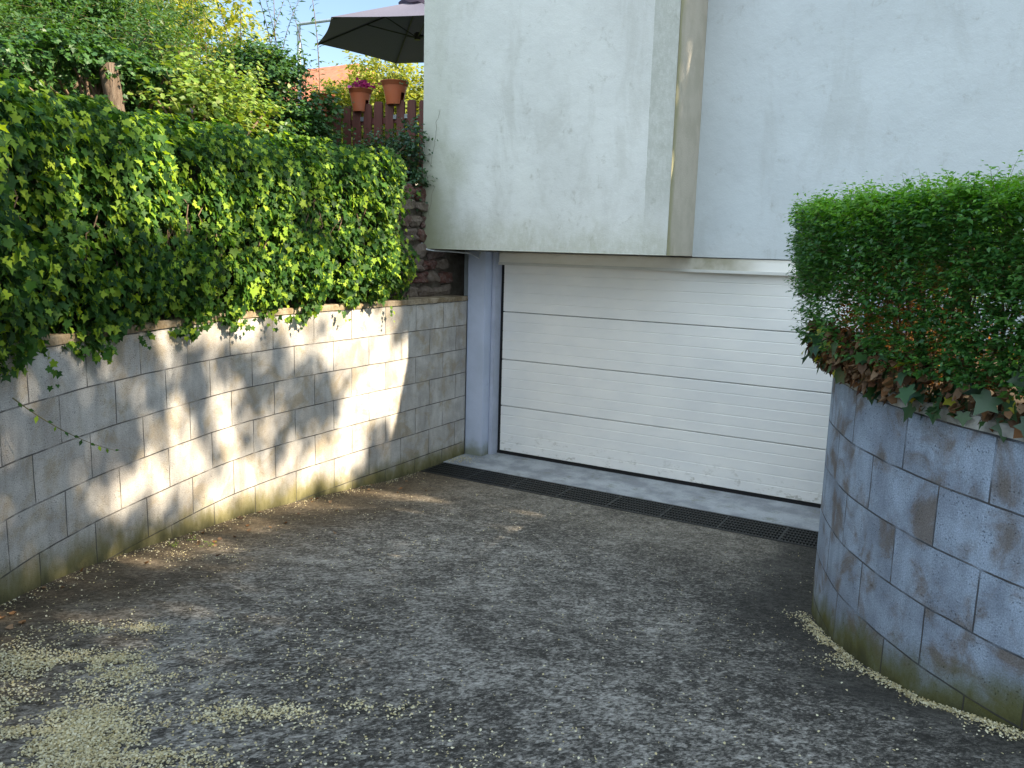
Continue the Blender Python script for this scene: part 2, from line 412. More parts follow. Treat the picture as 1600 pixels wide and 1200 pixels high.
# ------------------------------------------------------------------ house
HOUSE = empty('house', (-1, 8, 0), 'white rendered house with a projecting upper storey over the garage', 'house')
YF, YB, YD = 6.75, 7.45, 7.52       # projecting front, recessed front, door plane
XL, XM, XR = -4.98, -2.40, 6.0
ZU, ZE = 2.205, 4.9
def render_mat(name, base, stainc, greens=True):
    t = NT(name); o = t.coord(); s = t.sep(o)
    cl = t.noise(o, 1.3, 5, .6, .3)
    c = t.mix(t.smooth(cl, .35, .7), base, tuple(x*.90 for x in base))
    sp = t.smooth(t.noise(o, 5.5, 7, .72, .6), .54, .70)
    fine = t.noise(t.map(o, scale=(1, 1, .5)), 30, 5, .7)
    m = t.math('MULTIPLY', sp, t.smooth(fine, .42, .62))
    c = t.mix(t.math('MULTIPLY', m, .5), c, stainc)
    c = t.mix(t.math('MULTIPLY', t.smooth(t.noise(t.map(o, scale=(1, 1, .4)), 2.1, 6, .7, .4), .5, .66), .22), c, stainc)
    c = t.mix(t.math('MULTIPLY', t.smooth(t.vor(o, 2.6), .0, .012, 1, 0), .9), c, (.06, .06, .05))
    if greens:
        # mildew: the lower left corner, the bottom edge, and the band beside the corner bead
        lowz = t.smooth(t.math('ADD', s[2], t.math('MULTIPLY', t.math('SUBTRACT', t.noise(o, 4, 5), .5), .5)), 2.2, 2.62, 1, 0)
        lef = t.smooth(t.math('ADD', s[0], t.math('MULTIPLY', t.math('SUBTRACT', t.noise(o, 3, 5), .5), .7)), -4.98, -4.2, 1, 0)
        c = t.mix(t.math('MULTIPLY', t.math('MULTIPLY', lowz, t.smooth(fine, .3, .6, .45, 1)), .40), c, (.30, .30, .17))
        c = t.mix(t.math('MULTIPLY', t.math('MULTIPLY', lef, t.smooth(s[2], 2.1, 4.2, 1, .25)), .85), c, (.29, .30, .17))
        band = t.math('GREATER_THAN', s[0], t.math('ADD', -2.622, t.math('MULTIPLY', t.math('SUBTRACT', t.noise(o, 6, 2), .5), .02)))
        band = t.math('MULTIPLY', band, t.math('LESS_THAN', s[1], YF+.02))
        band = t.math('MULTIPLY', band, t.smooth(s[2], 2.3, 2.9))
        c = t.mix(t.math('MULTIPLY', band, t.smooth(fine, .25, .65, .30, .62)), c, (.33, .34, .28))
    b2 = t.math('ADD', t.math('MULTIPLY', t.noise(o, 9, 4), 1.0), t.math('MULTIPLY', t.noise(o, 90, 4, .7), .35))
    t.bsdf(c, .88, .25, t.bump(b2, .55, .012))
    return t.m
WHITE = render_mat('white_render', (.68, .685, .65), (.31, .30, .24))
WHITE2 = render_mat('white_render_dim', (.59, .635, .645), (.36, .37, .34), False)  # same white render, with the dimmer, bluer light put into the colour
t = NT('warm_bounce_return'); o = t.coord(); s = t.sep(o)  # beige tint stands in for warm bounce light on this face
c = t.mix(t.smooth(t.noise(o, 4, 6, .65), .4, .65), (.56, .51, .42), (.49, .45, .36))
ed = t.smooth(t.math('ADD', s[1], t.math('MULTIPLY', t.math('SUBTRACT', t.noise(t.map(o, scale=(1, 1, .3)), 5, 4), .5), .35)), YF, YF+.16, 1, 0)
c = t.mix(t.math('MULTIPLY', ed, .75), c, (.30, .29, .14))
t.bsdf(c, .9, .2, t.bump(t.noise(o, 60, 5), .5, .008)); BEIGE = t.m
# projecting storey (front, underside, left) and the recessed one
b = MB(); b.add([(XL, YF, ZU), (XM, YF, ZU), (XM, YF, ZE), (XL, YF, ZE), (XL, 16, ZU), (XL, 16, ZE), (XM, 16, ZE), (XM, 16, ZU)],
                [(0, 1, 2, 3), (4, 0, 3, 5), (4, 7, 1, 0), (3, 2, 6, 5)])
b.build('upper_wall', WHITE, HOUSE)
# a soft rounded lower edge bead and thin crack
b = MB(); b.tube([(XL+.003, YF+.004, ZU+.004), (XM-.003, YF+.004, ZU+.004)], .006, 8); b.build('edge_bead', WHITE, HOUSE)
b = MB()
pts = [(-4.80, 3.52), (-4.83, 3.38), (-4.845, 3.25), (-4.87, 3.12), (-4.885, 3.0)]
for k in range(len(pts)-1):
    (x0, z0), (x1, z1) = pts[k], pts[k+1]
    b.box(min(x0, x1)-.001, min(x0, x1)+.002, YF-.002, YF+.004, z1, z0)
def crack(zs, x0, dx, seed):
    r = np.random.default_rng(seed); x = x0; P = []
    for z in zs: P.append((x, YF-.0006, z)); x += dx + r.normal(0, .008)
    return P
b = MB(); b.tube(crack(np.arange(3.55, 3.0, -.03), -4.78, -.006, 2), .0016, 4); b.tube(crack(np.arange(2.82, 2.5, -.03), -4.83, -.007, 5), .0014, 4)
b.build('crack', plain('crack_dark', (.12, .11, .08), .95, .1), HOUSE)
b = MB(); b.add([(XM, YF+.002, ZU+.001), (XM, YB, ZU+.001), (XM, YB, ZE), (XM, YF+.002, ZE)], [(0, 1, 2, 3)])
b.V = [(v[0]+.002, v[1], v[2]) for v in b.V]; b.build('return_wall', BEIGE, HOUSE)
b = MB(); b.add([(XM+.003, YB, ZU-.006), (XR, YB, ZU-.006), (XR, YB, ZE), (XM+.003, YB, ZE), (XR, 16, ZU), (XR, 16, ZE)],
                [(0, 1, 2, 3), (1, 4, 5, 2)])
b.add([(XM+.003, YB, ZU-.006), (XR, YB, ZU-.006), (XR, 9, ZU-.006), (XM+.003, 9, ZU-.006)], [(0, 3, 2, 1)])
b.build('recessed_wall', WHITE2, HOUSE)
# lower storey behind the door plane and to the right of it
b = MB(); b.box(-.80, XR-.02, YD+.02, YD+.25, -.3, ZU-.008); b.build('lower_wall', WHITE2, HOUSE)
b = MB(); b.box(-5.0, -4.76, 7.56, 16, -.3, ZU-.01); b.box(-4.7, XR-.05, 12, 12.2, -.3, ZU-.01); b.build('garage_inner_wall', WHITE2, HOUSE)
b = MB(); b.box(XL-.06, XM+.05, YF-.05, YB-.02, ZE, ZE+.08)
b.add([(XL-.06, YB-.04, ZE+.001), (XR+.2, YB-.04, ZE+.001), (XR+.2, 12, ZE+1.1), (XL-.06, 12, ZE+1.1), (XL-.06, 17, ZE), (XR+.2, 17, ZE)],
                [(0, 1, 2, 3), (3, 2, 5, 4), (0, 3, 4), (1, 5, 2), (0, 4, 5, 1)])
b.build('roof', plain('clay_roof_tiles', (.45, .16, .08), .8, .3, .5, 8, .5), HOUSE)
# lilac column left of the door
t = NT('lilac_painted_plaster'); o = t.coord(); s = t.sep(o)
c = t.mix(t.smooth(t.noise(o, 3, 5), .35, .7), (.53, .58, .71), (.47, .52, .63))
mz = t.math('ADD', s[2], t.math('MULTIPLY', t.math('SUBTRACT', t.noise(o, 8, 5), .5), .25))
c = t.mix(t.smooth(mz, .0, .2, .85, 0), c, (.17, .18, .10))
c = t.mix(t.smooth(t.noise(o, 7, 3), .68, .78, 0, .4), c, (.25, .28, .40))
t.bsdf(c, .75, .3, t.bump(t.noise(o, 30, 5), .4, .008)); LILAC = t.m
b = MB(); b.box(-4.762, -4.545, 7.27, YD+.03, -.25, ZU-.012, .006); b.build('column', LILAC, HOUSE)
b = MB(); b.box(-.893, -.50, 7.405, YD+.018, -.25, 2.052, .004); b.build('column', LILAC, HOUSE)
LIL2 = plain('lilac_reveal', (.44, .47, .56), .8, .3, .2, 5, .3)
b = MB(); b.box(-4.542, -4.497, 7.40, YD+.03, -.05, ZU-.013, .004); b.build('door_reveal', LIL2, HOUSE)
# header over the door
t = NT('cream_header'); o = t.coord(); s = t.sep(o)
c = t.mix(t.smooth(t.noise(t.map(o, scale=(1, 1, 3)), 4, 5), .4, .65), (.90, .88, .82), (.84, .82, .75))
dx = t.math('ABSOLUTE', t.math('SUBTRACT', s[0], -2.2))
c = t.mix(t.math('MULTIPLY', t.smooth(dx, .05, .55, 1, 0), t.smooth(t.noise(o, 6, 4), .3, .7, .5, .9)), c, (.27, .25, .15))
top = t.smooth(t.math('ADD', s[2], t.math('MULTIPLY', t.noise(o, 9, 4), .03)), 2.17, 2.21, 0, .35)
c = t.mix(top, c, (.30, .26, .17))
t.bsdf(c, .55, .4); HEAD = t.m
b = MB(); b.box(-4.494, -.80, 7.455, YD+.04, 2.062, ZU-.015, .003); b.build('door_header', HEAD, HOUSE)
b = MB(); b.box(-4.496, -.80, 7.444, 7.4545, 2.058, 2.086, .002); b.build('header_trim', plain('trim_white', (.66, .66, .62), .45, .5, .1), HOUSE)
# garage door: four ribbed panels with dark gaps
DOOR = empty('garage_door', (-2.7-(-1), YD-8, 0)); DOOR.parent = HOUSE
t = NT('white_door_panel'); o = t.coord(); s = t.sep(o)
emb = t.noise(t.map(o, scale=(.6, 1, 14)), 28, 3, .5)       # pressed wood grain
c = t.mix(t.smooth(t.noise(t.map(o, scale=(1, 1, 1.6)), 1.6, 4), .35, .7), (.88, .87, .83), (.80, .80, .78))
low = t.smooth(t.math('ADD', s[2], t.math('MULTIPLY', t.noise(o, 5, 5), .2)), .08, .45, 1, 0)
sp = t.math('MULTIPLY', low, t.smooth(t.noise(t.map(o, scale=(1, 1, 1.6)), 9, 7, .75), .54, .66))
c = t.mix(t.math('MULTIPLY', sp, .65), c, (.30, .28, .21))
drip = t.math('MULTIPLY', t.smooth(t.math('ABSOLUTE', t.math('SUBTRACT', s[0], -2.05)), .1, .7, 1, 0), t.smooth(s[2], 1.45, 2.05, 0, 1))
c = t.mix(t.math('MULTIPLY', drip, .28), c, (.40, .40, .33))
t.bsdf(c, .48, .45, t.bump(emb, .28, .002)); DP = t.m
BLACK = plain('black_rubber', (.012, .012, .013), .7, .3)
X0, X1 = -4.462, -.90
zs = [0.028, .535, 1.045, 1.56, 2.075]
for k in range(4):
    za, zb = zs[k]+.003, zs[k+1]-.003
    prof = []; nr = 5                                      # shallow horizontal ribs
    hgt = (zb-za)/nr
    prof.append((za, .010)); 
    for j in range(nr):
        a, bq = za+j*hgt, za+(j+1)*hgt
        prof += [(a+.006, 0.0), (bq-.006, 0.0), (bq-.002, .0035)]
        if j < nr-1: prof += [(bq+.002, .0035)]
    prof.append((zb, .010))
    V = []; F = []
    for (z, d) in prof:
        V += [(X0, YD+d, z), (X1, YD+d, z)]
    for i in range(len(prof)-1): F.append((2*i, 2*i+1, 2*i+3, 2*i+2))
    nb = len(V); V += [(X0, YD+.04, za), (X1, YD+.04, za), (X0, YD+.04, zb), (X1, YD+.04, zb)]
    F += [(nb, nb+1, 1, 0), (2*len(prof)-2, 2*len(prof)-1, nb+3, nb+2), (0, 2*len(prof)-2, nb+2, nb)]
    link('door_panel', npmesh('door_panel', V, F), DP, DOOR)
b = MB(); b.box(-4.497, -4.455, YD+.006, YD+.06, -.01, 2.08); b.box(-4.497, -.88, YD-.004, YD+.05, -.012, .026); b.box(-4.45, -.9, YD+.045, YD+.07, .03, 2.07)
b.build('door_seal', BLACK, DOOR)
# cable round the corner of the upper storey
b = MB(); cab = [(XL-.016, YF-.01, 2.70), (XL-.018, YF-.012, 2.5), (XL-.012, YF-.012, 2.32), (XL+.01, YF-.012, 2.235), (XL+.06, YF-.005, 2.197), (XL+.12, YF+.02, 2.188), (-4.78, 7.0, 2.182), (-4.70, 7.2, 2.170), (-4.62, 7.255, 2.12), (-4.60, 7.262, 2.19)]
cc, _ = None, None
b.tube(cab, .0085, 8); tag(b.build('cable', plain('grey_cable', (.55, .57, .58), .5, .5), None, True), 'pale grey cable running round the lower left corner of the white upper wall', 'cable')

# --- concrete apron at the door, sits with the drive
t = NT('smooth_apron_concrete'); o = t.coord()
c = t.mix(t.smooth(t.noise(o, 3.2, 6, .62), .38, .65), (.24, .255, .275), (.40, .42, .44))
c = t.mix(t.smooth(t.noise(o, 6, 5, .7), .55, .7, 0, .6), c, (.16, .17, .11))
c = t.mix(.4, c, t.ramp(t.noise(o, 70, 4), [(.3, .7), (.7, 1.3)]), 'MULTIPLY')
t.bsdf(c, .7, .35, t.bump(t.noise(o, 40, 5), .4, .006))
b = MB(); b.box(-4.76, -.73, 6.845, 7.60, -.3, -.002); tag(b.build('door_apron', t.m), kind='structure')
# --- drain grate
GR = empty('drain_grate', (-2.7, 6.65, 0), 'long black slotted drain grate set across the drive before the garage door', 'drain grate')
PL = plain('black_plastic_grate', (.020, .021, .020), .45, .4, .3, 20)
b = MB(); b.box(-4.74, -.74, 6.44, 6.835, -.30, -.12); b.build('channel', plain('channel_dark', (.01, .01, .01), .9, .1), GR)
b = MB()
for y in (6.440, 6.505, 6.570, 6.635, 6.700, 6.765, 6.818): b.box(-4.74, -.74, y, y+.014, -.06, -.004)
for x in np.arange(-4.73, -.75, .5): b.box(x, x+.016, 6.4545, 6.8175, -.058, -.0055)
b.build('frame', PL, GR)
b = MB()
for x in np.arange(-4.72, -.76, .026): b.box(x, x+.009, 6.4548, 6.8172, -.05, -.009)
sl_ = b.build('slats', PL, GR)
b = MB(); b.box(-4.74, -.74, 6.431, 6.4385, -.3, -.006); b.box(-4.74, -.74, 6.8365, 6.8435, -.3, -.006); b.build('edge_rail', plain('edge_rail_dark', (.03, .03, .03), .6, .4), GR)

# ------------------------------------------------------------------ rubble stone wall behind the coping
STW = empty('stone_wall', (-4.95, 6, 1.7), 'rough reddish brown rubble stone wall above the block wall beside the lilac column', 'stone wall')
t = NT('rubble_mortar'); o = t.coord()
c = t.mix(t.smooth(t.noise(o, 9, 6), .35, .65), (.10, .085, .065), (.15, .13, .10))
t.bsdf(c, .95, .15, t.bump(t.noise(o, 35, 6), .9, .02)); MORT = t.m
P = LC - LN*.235; nn = LC[:, 1] > -1.0
wall_mesh(P[nn], LN[nn], LS[nn], lambda i: 1.85, 2.80, .17, 'mortar_core', MORT, STW)
b = MB(); b.box(-5.2, -5.02, 6.9, 7.6, 1.6, 2.80); b.build('mortar_return', MORT, STW)
t = NT('rubble_stone'); o = t.coord(); g = t.n('ShaderNodeNewGeometry').outputs['Random Per Island']
c = t.ramp(g, [(0, (.11, .045, .035)), (.3, (.16, .075, .055)), (.55, (.14, .10, .085)), (.8, (.20, .16, .12)), (1, (.10, .07, .06))])
c = t.mix(t.smooth(t.noise(o, 22, 6, .7), .45, .65, 0, .55), c, (.27, .22, .19))
c = t.mix(t.smooth(t.noise(o, 6, 4), .6, .72, 0, .5), c, (.22, .20, .08))
t.bsdf(c, .85, .3, t.bump(t.noise(o, 30, 7, .7), 1.0, .03)); STN = t.m
def stone(cx, cy, cz, ax, ay, az, seed):
    r = np.random.default_rng(seed)
    u = np.linspace(0, math.pi, 9); v = np.linspace(0, 2*math.pi, 14, endpoint=False)
    U, W = np.meshgrid(u, v, indexing='ij')
    x = np.sin(U)*np.cos(W); y = np.sin(U)*np.sin(W); z = np.cos(U)
    s = lambda q: np.sign(q)*np.abs(q)**.62
    x, y, z = s(x), s(y), s(z)
    ph = r.uniform(0, 6, 6); k = 1 + .12*np.sin(3*x+ph[0]+2*y)+.10*np.sin(4*y+ph[1]+3*z)+.10*np.sin(5*z+ph[2]+x)
    th = r.normal(0, .14); yy = y*ay*k; zz = z*az*k
    yy, zz = yy*math.cos(th)-zz*math.sin(th), yy*math.sin(th)+zz*math.cos(th)
    V = np.c_[(cx+x*ax*k).ravel(), (cy+yy).ravel(), (cz+zz).ravel()]
    F = [(i*14+j, i*14+(j+1) % 14, (i+1)*14+(j+1) % 14, (i+1)*14+j) for i in range(8) for j in range(14)]
    return V, F
b = MB(); z = 1.775; sd = 0
while z < 2.8:
    hh = random.uniform(.055, .085); y = 7.26 - random.uniform(0, .1)
    while y > 5.3:
        ww = random.uniform(.09, .19)
        x = float(np.interp(y-ww, LC[:, 1], LC[:, 0])) - .235
        b.add(*stone(x, min(y-ww, 7.25-ww), z, random.uniform(.055, .085), ww*.97, hh*random.uniform(.85, 1.05), sd)); sd += 1
        y -= 2*ww+.012
    z += 2*hh+.006
b.build('stones', STN, STW)

# ------------------------------------------------------------------ leaves
IVY = ([(0, 0, 0), (-.16, .16, .02), (-.10, .46, .03), (.18, .36, .0), (.40, .62, .05), (.52, .27, 0), (1, 0, -.16),
        (.52, -.27, 0), (.40, -.62, .05), (.18, -.36, 0), (-.10, -.46, .03), (-.16, -.16, .02), (.28, 0, -.05)],
       [(12, i, (i+1) % 12) for i in range(12)])
OVAL = ([(0, 0, 0), (.42, .27, .06), (1, 0, -.10), (.42, -.27, .06), (.45, 0, -.02)], [(4, 0, 3), (4, 3, 2), (4, 2, 1), (4, 1, 0)])
NARROW = ([(0, 0, 0), (.42, .13, .04), (1, 0, -.14), (.42, -.13, .04), (.45, 0, -.02)], [(4, 0, 3), (4, 3, 2), (4, 2, 1), (4, 1, 0)])
ROUND = ([(0, 0, 0), (.2, .34, .05), (.62, .36, .05), (1, 0, -.1), (.62, -.36, .05), (.2, -.34, .05), (.45, 0, -.03)], [(6, i, (i+1) % 6) for i in range(6)])
DEAD = ([(0, 0, 0), (-.1, .40, .20), (.35, .55, .30), (1, 0, .25), (.40, -.5, .10), (-.1, -.35, .28), (.3, 0, -.12)], [(6, i, (i+1) % 6) for i in range(6)])
def unit(a): return a/np.maximum(np.linalg.norm(a, axis=1), 1e-9)[:, None]
def leaves(name, pos, nrm, tip, size, shape, mat, parent=None):
    pos = np.asarray(pos); n = len(pos); nrm = unit(np.asarray(nrm)); tip = np.asarray(tip)
    tip = unit(tip - nrm*(tip*nrm).sum(1)[:, None]); sd_ = np.cross(nrm, tip)
    L = np.array(shape[0], np.float32); T = np.array(shape[1], np.int64)
    size = np.broadcast_to(size, n)[:, None, None]
    V = pos[:, None, :] + size*(L[None, :, 0:1]*tip[:, None, :] + L[None, :, 1:2]*sd_[:, None, :] + L[None, :, 2:3]*nrm[:, None, :])
    F = (T[None] + (np.arange(n)*len(L))[:, None, None]).reshape(-1, 3)
    return link(name, npmesh(name, V.reshape(-1, 3), F), mat, parent)
def rnd(n, s=1.0): return RNG.normal(0, s, (n, 3))
def sprays(starts, dirs, length, nleaf, size, droop=.3, spread=.9, up=.5, wob=.12):
    """leaves along short curved shoots. returns pos, nrm, tip, size and the shoot lines"""
    n = len(starts); dirs = unit(dirs); length = np.broadcast_to(length, n)
    P = []; N_ = []; T_ = []; S_ = []; lines = []
    side = unit(np.cross(dirs, np.array([0, 0, 1.0])+rnd(n, .35)))
    bend = rnd(n, wob)
    for k in range(nleaf):
        f = (k+.6)/nleaf
        p = starts + dirs*(length*f)[:, None] + bend*(length*f*f)[:, None] + np.array([0, 0, -1.0])*(droop*length*f*f)[:, None]
        lines.append(p)
        ang = k*2.4 + RNG.uniform(-.5, .5, n)
        s2 = np.cross(side, dirs)
        out = side*np.cos(ang)[:, None] + s2*np.sin(ang)[:, None]
        tipd = unit(out*spread + dirs*.6 + np.array([0, 0, -.15]) + rnd(n, .15))
        nr = np.array([0, 0, up]) + dirs*.35 + rnd(n, .35) + SDV*.15
        P.append(p); N_.append(nr); T_.append(tipd); S_.append(size*(1.05-.45*f)*RNG.uniform(.75, 1.2, n))
    return np.concatenate(P), np.concatenate(N_), np.concatenate(T_), np.concatenate(S_), np.stack([starts]+lines, 1)
SDV = np.array(SD)
def stems(name, lines, r, mat, parent):
    """thin three-sided stems for every shoot line (n, k, 3)"""
    n, k, _ = lines.shape
    a = unit(rnd(n)); V = []; 
    d = unit(lines[:, -1]-lines[:, 0]); a = unit(np.cross(d, a)); b_ = np.cross(d, a)
    for i in range(k):
        rr = r*(1-.75*i/(k-1))
        for j in range(3):
            an = 2*math.pi*j/3; V.append(lines[:, i]+(a*math.cos(an)+b_*math.sin(an))*rr)
    V = np.stack(V, 1); F = []
    for i in range(k-1):
        for j in range(3): F.append((i*3+j, i*3+(j+1) % 3, (i+1)*3+(j+1) % 3, (i+1)*3+j))
    F = np.array(F)[None]+(np.arange(n)*3*k)[:, None, None]
    return link(name, npmesh(name, V.reshape(-1, 3), F.reshape(-1, 4)), mat, parent)
def vnoise(p, sc, seed=0):
    """cheap smooth noise in about [-1, 1] from summed sines"""
    r = np.random.default_rng(seed); o_ = np.zeros(len(p)); amp = 1.; tot = 0
    for q in range(4):
        for _ in range(3):
            d = r.normal(0, 1, 3); d /= np.linalg.norm(d)
            o_ += amp*np.sin((p@d)*sc*2*math.pi*r.uniform(.7, 1.3)+r.uniform(0, 6.28))
            tot += amp*.55
        amp *= .6; sc *= 2.
    return o_/tot
BARK = plain('brown_bark', (.16, .11, .075), .95, .2, .6, 12, 1.0, bscale=30)
TWIG = plain('green_twig', (.14, .12, .05), .8, .3, .4, 10)

# --- ivy mat on the stone wall
IV = empty('ivy_mat', (-4.9, 4, 1.7), 'thick ivy mat hanging over the left block wall, partly sunlit', 'ivy')
ivm = leaf_mat('ivy_leaf', [(.015, .046, .012), (.030, .088, .016), (.060, .15, .022), (.022, .070, .018), (.18, .31, .03), (.34, .46, .045)], .55, .20, .38)
def ivy_surface(y, h):
    """point and outward normal of the ivy's face at y along the wall and height 0..1.25 (then over the top)"""
    xb = np.interp(y, LC[:, 1], LC[:, 0]); i = np.clip(np.searchsorted(LC[:, 1], y), 0, len(LC)-1)
    nx, ny = LN[i, 0], LN[i, 1]
    # profile: distance out of the block wall's face (d) against height
    hh = np.array([-.16, -.05, .05, .2, .5, .9, 1.15, 1.27, 1.33, 1.35, 1.34])
    dd = np.array([.015, .02, .02, .06, .08, .03, -.03, -.10, -.22, -.5, -.9])
    hz = np.array([-.16, -.05, .05, .2, .5, .9, 1.15, 1.27, 1.33, 1.6, 2.0])
    d = np.interp(h, hz, dd); z = 1.70+np.interp(h, hz, hh)*np.interp(y, [2, 4, 5, 6.3], [.92, .95, .97, 1.0])
    zt = z
    dn = (np.interp(h+.03, hz, dd)-np.interp(h-.03, hz, dd)); zn = (np.interp(h+.03, hz, hh)-np.interp(h-.03, hz, hh))
    N = np.c_[nx*zn, ny*zn, -dn]
    return np.c_[xb+nx*d, y+ny*d*0, zt], unit(N+1e-6), np.c_[nx, ny, 0*nx]
n = 52000
y = RNG.uniform(.2, 6.5, n); h = RNG.uniform(-.16, 2.0, n)**1.0
yend = 6.10 + .07*np.sin(h*7) + .12*np.clip(.5-h, 0, 1)*1.2 - .22*np.clip(h-1.1, 0, .5) + RNG.normal(0, .05, n)
yend = np.where(h > 1.3, 6.0, yend)
lowlim = np.interp(y, [0, 2, 3, 4, 4.7, 5, 5.4, 6, 6.5], [-.15, -.10, -.04, -.04, -.04, .05, .06, .05, .08]) + .035*np.sin(y*9)+.025*np.sin(y*23+1)
keep = (y < yend) & (h > lowlim)
y, h = y[keep], h[keep]; n = len(y)
p, nn_, on = ivy_surface(y, h)
lump = vnoise(p, .8, 3)*.08 + vnoise(p, 2.0, 4)*.075
depth = RNG.uniform(0, 1, n)**1.6*.16
p = p + nn_*(lump-depth+.05)[:, None]
gap = vnoise(p, 3.2, 9) + .4*RNG.uniform(-1, 1, n)
k = (gap > -.34) | (depth > .11); p, nn_, on, h, y = p[k], nn_[k], on[k], h[k], y[k]; n = len(p)
face = nn_*.9 + on*.5 + np.array([0, 0, .45]) + rnd(n, .60)
tipv = np.array([0, 0, -1.0]) + nn_*.35 + rnd(n, .5)
sz = RNG.uniform(.026, .056, n)*np.where(RNG.uniform(size=n) < .12, 1.3, 1)
leaves('ivy_leaves', p, face, tipv, sz, IVY, ivm, IV)
# hanging tufts
st = []; 
for yy, hh_ in ((4.05, -.03), (4.35, -.02), (4.66, -.03), (4.72, -.05), (5.85, -.02), (3.4, -.03), (3.9, -.04), (2.7, -.08), (3.05, -.03), (2.3, -.1), (5.2, -.0)):
    q, _, o2 = ivy_surface(np.array([yy]), np.array([hh_])); st.append(q[0]+o2[0]*.05)
st = np.array(st); P_, N_, T_, S_, ln = sprays(st, np.c_[np.full(len(st), .25), np.zeros(len(st)), -np.ones(len(st))], RNG.uniform(.05, .12, len(st)), 6, .042, .1)
P_ = P_ + rnd(len(P_), .02)*np.array([.6, 1, .5]); leaves('hanging_leaves', P_, N_*.4+np.array([1., -.2, .3])+rnd(len(P_), .3), T_*.6+np.array([0, 0, -.8])+rnd(len(P_), .3), S_, IVY, ivm, IV)
# a stray shoot in front of the wall at the far left
st = np.array([(-3.72, 1.98, 1.50)]); P_, N_, T_, S_, ln = sprays(st, np.array([(.22, .55, -.62)]), .62, 12, .045, -.25, wob=.02)
leaves('stray_leaves', P_, N_+np.array([1., -1, .2]), T_, S_*.8, OVAL, ivm, IV); stems('stray_stem', ln, .004, TWIG, IV)
# woody runners
b = MB()
for q in range(60):
    yy = random.uniform(1.5, 6.1); h0 = random.uniform(.1, .6); pts = []
    for k_ in range(7):
        pp, _n, _o = ivy_surface(np.array([yy]), np.array([h0])); pts.append(tuple(pp[0]-_n[0]*.03)); yy += random.uniform(-.05, .08); h0 += random.uniform(.03, .12)
    b.tube(pts, .0035, 5)
b.build('woody_runners', BARK, IV)
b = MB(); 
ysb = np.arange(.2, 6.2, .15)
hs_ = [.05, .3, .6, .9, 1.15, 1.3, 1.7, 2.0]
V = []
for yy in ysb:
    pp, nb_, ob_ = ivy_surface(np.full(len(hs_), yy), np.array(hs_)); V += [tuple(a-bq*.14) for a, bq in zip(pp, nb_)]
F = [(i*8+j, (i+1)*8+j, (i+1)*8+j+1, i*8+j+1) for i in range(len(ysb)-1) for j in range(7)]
link('shade_backing', npmesh('shade_backing', V, F), plain('ivy_shade_dark', (.022, .026, .012), .95, .1, .6, 9, 1.0), IV)  # dark backing sheet standing in for the shade between the ivy leaves

# ------------------------------------------------------------------ right hedge
HG = empty('clipped_hedge', (-.3, 4.2, 1.6), 'clipped dark green small-leaved hedge on the curved block wall', 'hedge')
hm = leaf_mat('hedge_leaf', [(.028, .095, .026), (.045, .14, .032), (.08, .20, .04), (.036, .115, .034), (.13, .28, .045)], .36, .5, .34, (1.7, 1.9, .45))
hb = leaf_mat('hedge_brown_leaf', [(.20, .09, .03), (.32, .16, .05), (.42, .25, .09), (.14, .06, .03), (.45, .34, .10)], .7, .3, .4, (1.7, 1.2, .7))
HC = RCV; 
def hedge_pt(s, d, z):   # along the curve by index, d = depth inward from wall face
    i = np.clip((s/.05).astype(int), 0, len(HC)-1); return np.c_[HC[i]-RN[i]*d[:, None], z], np.c_[RN[i], 0*z]
S0, S1 = 1.75, 8.0       # from y about 4.85 round to the right
zt = 2.465
def hedge_shoots(n, where):
    s = RNG.uniform(S0, S1, n); z = RNG.uniform(1.66, zt, n); d = np.zeros(n)
    if where == 'front': d = RNG.uniform(-.07, .06, n); z = RNG.uniform(1.76, zt, n)
    if where == 'back': d = RNG.uniform(.55, .68, n)
    if where == 'top': d = RNG.uniform(-.05, .66, n); z = RNG.uniform(zt-.10, zt, n)
    if where == 'end': s = RNG.uniform(S0-.02, S0+.12, n); d = RNG.uniform(-.07, .66, n)
    if where == 'in': d = RNG.uniform(.06, .6, n)
    p, nr = hedge_pt(s, d, z)
    if where in ('front', 'end', 'top'): p[:, :2] += nr[:, :2]*(np.interp(s, [1.7, 3.3, 4.4, 5.5], [.17, .15, .05, .0])*np.interp(z, [1.66, 1.9, 2.4], [.5, .85, 1.]))[:, None]
    i = np.clip((s/.05).astype(int), 1, len(HC)-2); tg = HC[i-1]-HC[i+1]; tg /= np.linalg.norm(tg, axis=1)[:, None]; tg = np.c_[tg, 0*z]
    if where == 'front': dr = nr + np.array([0, 0, .75])
    elif where == 'back': dr = -nr + np.array([0, 0, .6])
    elif where == 'top': dr = np.array([0, 0, 1.]) + nr*0.2
    elif where == 'end': dr = tg + np.array([0, 0, .5])
    else: dr = nr*.3 + np.array([0, 0, 1.])
    return p, dr + rnd(n, .4), s, z
allP = []
for where, n, L_ in (('front', 12500, .08), ('top', 6000, .08), ('end', 2200, .08), ('back', 6000, .09), ('in', 8500, .10)):
    p, dr, s, z = hedge_shoots(n, where)
    # the lower left part is thin and half dead
    thin = np.clip((2.20-z)/.24, 0, 1)*np.clip(1.7-(s-2.55)/1.1, 0.18, 1)
    pr = 1-thin*(.90 if where in ('front', 'end') else .985)
    pr *= np.where(vnoise(p, 2.8, 12) < -.5, .6, 1)
    kk = RNG.uniform(size=n) < pr; p, dr = p[kk], dr[kk]
    lump = vnoise(p, 1.6, 5)*.03
    p = p + unit(dr)*lump[:, None]
    L = L_*RNG.uniform(.6, 1.5, len(p))
    if where == 'top': L = L*np.where(RNG.uniform(size=len(p)) < .04, 2.0, 1.0)
    allP.append(sprays(p, dr, L, 8, .0355, .05, up=.7))
cat = [np.concatenate([a[i] for a in allP]) for i in range(4)]
